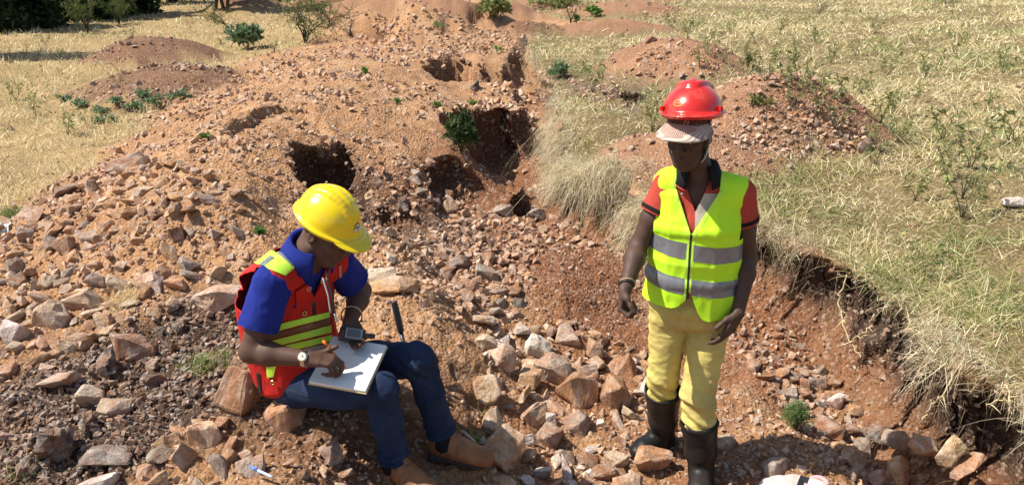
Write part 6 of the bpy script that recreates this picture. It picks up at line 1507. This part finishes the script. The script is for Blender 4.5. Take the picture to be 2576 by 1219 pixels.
# yellow hard hat with round-topped badge
yh, hV, hQ, hw = make_helmet(pb, j['head'] + HR @ A3(0, .010, .050), frame((.83, -.36, -.46)), shell('yellow_shell', (.85, .62, .0), .20), 'yellow hard hat with a dark arched mountain badge', 'three', .945)
org = None
h = BVHTree.FromPolygons([tuple(p) for p in hV], [tuple(q) for q in hQ]).ray_cast(Vector((0, 0, CAM_H)), Vector(unit(ray(899, 571))), 8)
if h[0] is not None:
    org = np.array(h[0]); out = np.array(h[1]); out = out if out @ ray(899, 571) < 0 else -out
    vv_ = unit(A3(.05, 0, 1) - out * (out @ A3(.05, 0, 1))); uu_ = np.cross(vv_, out)
    sh_ = lambda pts, gap: fan_mesh(on_shell(hV, hQ, hw, pts, org, uu_, vv_, out, gap))
    arch = lambda s: [(s * .0185 * math.cos(a), -.004 + s * .022 * math.sin(a)) for a in np.linspace(0, math.pi, 20)] + [(-s * .0185, -.010), (s * .0185, -.010)]
    bad = subpart('badge', sh_(arch(1.0), .0012), plain('badge_brown', (.045, .022, .012), .5, .3, 0, 0, 40, .05), yh)
    subpart('badge_field', sh_(arch(.80), .0020), M_WHITE, yh); MTN = plain('badge_green', (.09, .12, .08), .6, .3, 0, 0, 40, .05)
    subpart('mountain', sh_([(-.013, -.006), (-.006, .003), (-.003, .0), (.002, .008), (.006, .001), (.009, .003), (.013, -.006)], .0028), MTN, yh)
    subpart('banner', sh_([(-.021, -.014), (.021, -.014), (.0215, -.004), (-.0215, -.004)], .0034), M_WHITE, yh)
    subpart('banner_edge', sh_([(-.021, -.0165), (.021, -.0165), (.021, -.0145), (-.021, -.0145)], .0030), bad.data.materials[0], yh)
for a0 in np.linspace(-.2, .62, 4):                                       # vent slots along the ridge, facing the far side and the back rim
    p = hw(.052, -.128 * math.sin(a0 * 1.25) * .9, .118 * math.cos(a0 * 1.25) + .004); subpart('vent_slot', boxvf(p, (.002, .010, .0012), frame((.83, -.36, -.46)) @ np.array(Euler((-a0, .5, 0)).to_matrix())), M_BLACK, yh, False)
print('seated man', round(time.time() - T0, 1))

# ------------------------------------------------------------------ things in and by their hands
def pos_of(o, p):                                      # children of an Empty standing at p
    return o
nb = empty('notebook', (A3(-.804, 2.62, .757) + A3(-.489, 2.80, .808)) / 2); tag(nb, 'open white notebook lying across the lap of the man in the red vest', 'notebook')
q1, q2, q3, q4 = A3(-.804, 2.615, .775), A3(-.584, 2.575, .756), A3(-.485, 2.800, .832), A3(-.705, 2.845, .845)
ex = unit(q2 - q1); ey = unit((q4 - q1) - ex * ((q4 - q1) @ ex)); ez = np.cross(ex, ey); RN = np.stack([ex, ey, ez], 1); Lx, Ly = .228, .250; ctr = (q1 + q2 + q3 + q4) / 4
M_PAPER = Mat('paper', .8, .2); co = M_PAPER.coord('Object'); M_PAPER.col(M_PAPER.mix(.15, (.80, .79, .75), M_PAPER.ramp(M_PAPER.noise(20, 3, .5, co), [(.3, (.4, .4, .4)), (.7, (.6, .6, .6))]), 'OVERLAY')); M_PAPER = M_PAPER.m
bevelled('cover', boxvf(ctr - ez * .004, (Lx / 2 + .004, Ly / 2 + .004, .0022), RN), plain('buff_cover', (.50, .38, .18), .7), nb, .0015)
pg = bevelled('pages', boxvf(ctr + ez * .003, (Lx / 2, Ly / 2, .0055), RN), M_PAPER, nb, .001, 1)
sheet = [ctr + ez * (.0098 + .004 * math.exp(-((a + .114) / .02) ** 2)) + ex * a + ey * b for a in np.linspace(-.113, .113, 14) for b in (-.124, .124)]
part('top_page', (np.array(sheet), np.array([(2 * i, 2 * i + 2, 2 * i + 3, 2 * i + 1) for i in range(13)])), M_PAPER, nb, True)
M_INK = plain('blue_ink', (.10, .13, .28), .7, .2, 0, 0, 40, .0); M_RULE = plain('pale_rule', (.50, .54, .60), .8, .2, 0, 0, 40, .0)
rl = [boxvf(ctr + ez * .0104 + ey * (.10 - .0095 * k), (.100, .0004, .0001), RN) for k in range(21)]; part('ruled_lines', join(*rl), M_RULE, nb, False)['kind'] = 'stuff'
ink = []
for k in range(5):
    xx = -.02
    for q in range(9):
        w_ = srng.uniform(.002, .006); p0 = ctr + ez * .0107 + ey * (.082 - .0095 * k) + ex * (xx + .02)
        ink.append(tube([p0, p0 + ey * .004 + ex * w_ * .4, p0 + ex * w_ * .7, p0 + ey * .003 + ex * w_], .0004, 4)); xx += w_ + .003
for (a, b) in ((.062, -.02), (.052, -.022)): p0 = ctr + ez * .0107 + ex * a + ey * b; ink.append(tube([p0, p0 + ey * .006 + ex * .004, p0 + ex * .008, p0 + ey * .005 + ex * .012], .0005, 4))
part('handwriting', join(*ink), M_INK, nb, False)['kind'] = 'stuff'
# pen
tip = tipsN[0] * .5 + thN * .5; pe_b = tip + A3(.028, .004, -.045); pe_t = tip + A3(-.052, -.006, .085)
pen = empty('pen', tip); tag(pen, 'orange pen in the writing hand above the notebook', 'pen'); M_OR = plain('orange_plastic', (.80, .20, .02), .35, .5, 0, 0, 40, .05)
part('barrel', tube([pe_t * .98 + pe_b * .02, pe_t * .4 + pe_b * .6, pe_t * .15 + pe_b * .85], [.0045, .0045, .0042], 10), M_OR, pen); part('tip', tube([pe_t * .15 + pe_b * .85, pe_b], [.0042, .0010], 8), M_OR, pen)
part('cap', tube([pe_t * .98 + pe_b * .02 + (pe_t - pe_b) * .02, pe_t, pe_t * .80 + pe_b * .20], [.0040, .0058, .0054], 10), M_OR, pen)
# hand-held receiver with stub aerial
gc = at_y(886, 842, 2.815); gx = unit(A3(.96, .10, -.22)); gyv = unit(A3(.12, .86, .45)); gyv = unit(gyv - gx * (gx @ gyv)); gz = np.cross(gx, gyv); RG = np.stack([gx, gyv, gz], 1)
gps = empty('handheld_receiver', gc); tag(gps, 'black hand-held satellite receiver with grey screen held over the notebook', 'receiver')
M_CASE = plain('receiver_case', (.045, .045, .043), .45, .4, 0, .1, 60, .3)
bevelled('case', boxvf(gc, (.052, .030, .013), RG), M_CASE, gps, .006, 3)
bevelled('bezel', boxvf(gc + gz * .0135 + gx * .006, (.034, .024, .0012), RG), plain('silver_bezel', (.42, .42, .40), .35, .5, .3), gps, .001, 1)
bevelled('screen', boxvf(gc + gz * .0150 + gx * .006, (.027, .019, .0007), RG), plain('grey_screen', (.12, .14, .145), .15, .6, 0, 0, 30, .2), gps, .0004, 1)
for k in range(3): bevelled('key', boxvf(gc + gz * .0142 - gx * .038 + gyv * (-.016 + .016 * k), (.005, .004, .002), RG), M_BLACK, gps, .0012, 2)
part('aerial', tube([gc + gx * .048 + gyv * .006, gc + gx * .066 + gyv * .008, gc + gx * .088 + gyv * .010, gc + gx * .092 + gyv * .010], [.011, .0105, .0100, .0070], 14), M_CASE, gps)
# hammer leaning on the bank behind the far knee
ht, hb = at_y(991, 757, 3.30), at_y(1020, 884, 3.24); hm = empty('hammer', hb); tag(hm, 'geologist hammer with ribbed black rubber grip standing in the gravel behind the knees', 'hammer')
mdp = ht * .40 + hb * .60; nr = 26
part('grip', tube([ht + (mdp - ht) * t for t in np.linspace(0, 1, nr)], [.0145 + (.0018 if i % 2 else -.0012) + .002 * math.sin(i / nr * 3.1) for i in range(nr)], 12), M_BLACK, hm)
part('shaft', tube([mdp, hb, hb + (hb - mdp) * .5], [.0105, .0100, .0100], 12), plain('grey_steel', (.10, .10, .11), .4, .5, .7, 0, 60, .4), hm)
hc = hb + (hb - mdp) * .55; part('head', join(tube([hc - A3(.075, 0, 0), hc - A3(.045, 0, 0), hc, hc + A3(.06, 0, -.004), hc + A3(.12, 0, -.025)], [.012, .013, .015, .011, .003], 8)), hm.children[1].data.materials[0], hm)
# blue pen on the stones and the pale bag at the lower edge
p = ground_hit([648], [1212])[0]; bp = empty('blue_pen', p); tag(bp, 'pale blue ballpoint pen dropped on the stones below the seated man', 'pen')
a, b = at_y(632, 1199, p[1] + .02), at_y(690, 1228, p[1] - .03); a[2] = p[2] + .055; b[2] = p[2] + .045; M_PB = plain('pale_blue_plastic', (.42, .55, .80), .3, .5, 0, 0, 40, .1)
part('barrel', tube([a, a * .9 + b * .1, a * .1 + b * .9, b], [.0028, .0055, .0055, .004], 8), M_PB, bp); part('cap', tube([a, a * .65 + b * .35], [.0058, .0060], 8), plain('blue_cap', (.10, .22, .60), .3), bp)
p = ground_hit([1985], [1219])[0]; bag = empty('bag', p); tag(bag, 'crumpled pale pink and white bag with a black stripe lying below the gravel ridge', 'bag')
f = Field(p - A3(.22, .20, .1), p + A3(.24, .20, .22), .005); f.ell(p + A3(-.01, -.05, .0), (.14, .09, .045), np.array(Euler((.1, .05, .12)).to_matrix()), 0); f.ell(p + A3(.10, -.06, .01), (.055, .06, .03), None, .02)
V, Q = f.mesh(0, 1); N = normals(V, Q); V = V + N * (.012 * (1 - 2 * np.abs(fbm3(V * 10, 77, 3))))[:, None]
bo = part('body', (V, Q), cloth('pale_bag_fabric', (.66, .56, .49), 500, .2, .8, (.55, .30, .28), .5), bag); N = normals(V, Q)
sv = clip(V + N * .002, Q, np.minimum(.022 - np.abs(V[:, 0] - p[0] - .065 - (V[:, 1] - p[1]) * .6), V[:, 2] - p[2])); subpart('stripe', sv, plain('black_bag_trim', (.02, .02, .025), .5), bo)
st = [p + A3(.10 + .05 * math.cos(a), -.05 + .05 * math.sin(a), .038 + .01 * math.sin(2 * a)) for a in np.linspace(0, 4.6, 24)]; part('strap', tube(st, .010, 8), cloth('pink_strap', (.60, .33, .33), 600, .2), bag)
p = ground_hit([12], [582])[0]; V = []; n_ = 14
for a in range(n_):
    for b in range(n_): V.append(p + A3((a / (n_ - 1) - .75) * .18, (b / (n_ - 1) - .5) * .10, .03 + .05 * vn3(np.array([a * .45, b * .45, 3.1]), 9)))
scr = link('plastic_scrap', mesh_np('plastic_scrap', np.array(V), np.array([(a * n_ + b, (a + 1) * n_ + b, (a + 1) * n_ + b + 1, a * n_ + b + 1) for a in range(n_ - 1) for b in range(n_ - 1)]), plain('white_plastic', (.75, .76, .74), .4, .5, 0, 0, 20, .1), True)); tag(scr, 'scrap of white plastic at the edge of the dry field', 'litter')
m = scr.modifiers.new('thickness', 'SOLIDIFY'); m.thickness = .002
print('hand things', round(time.time() - T0, 1))
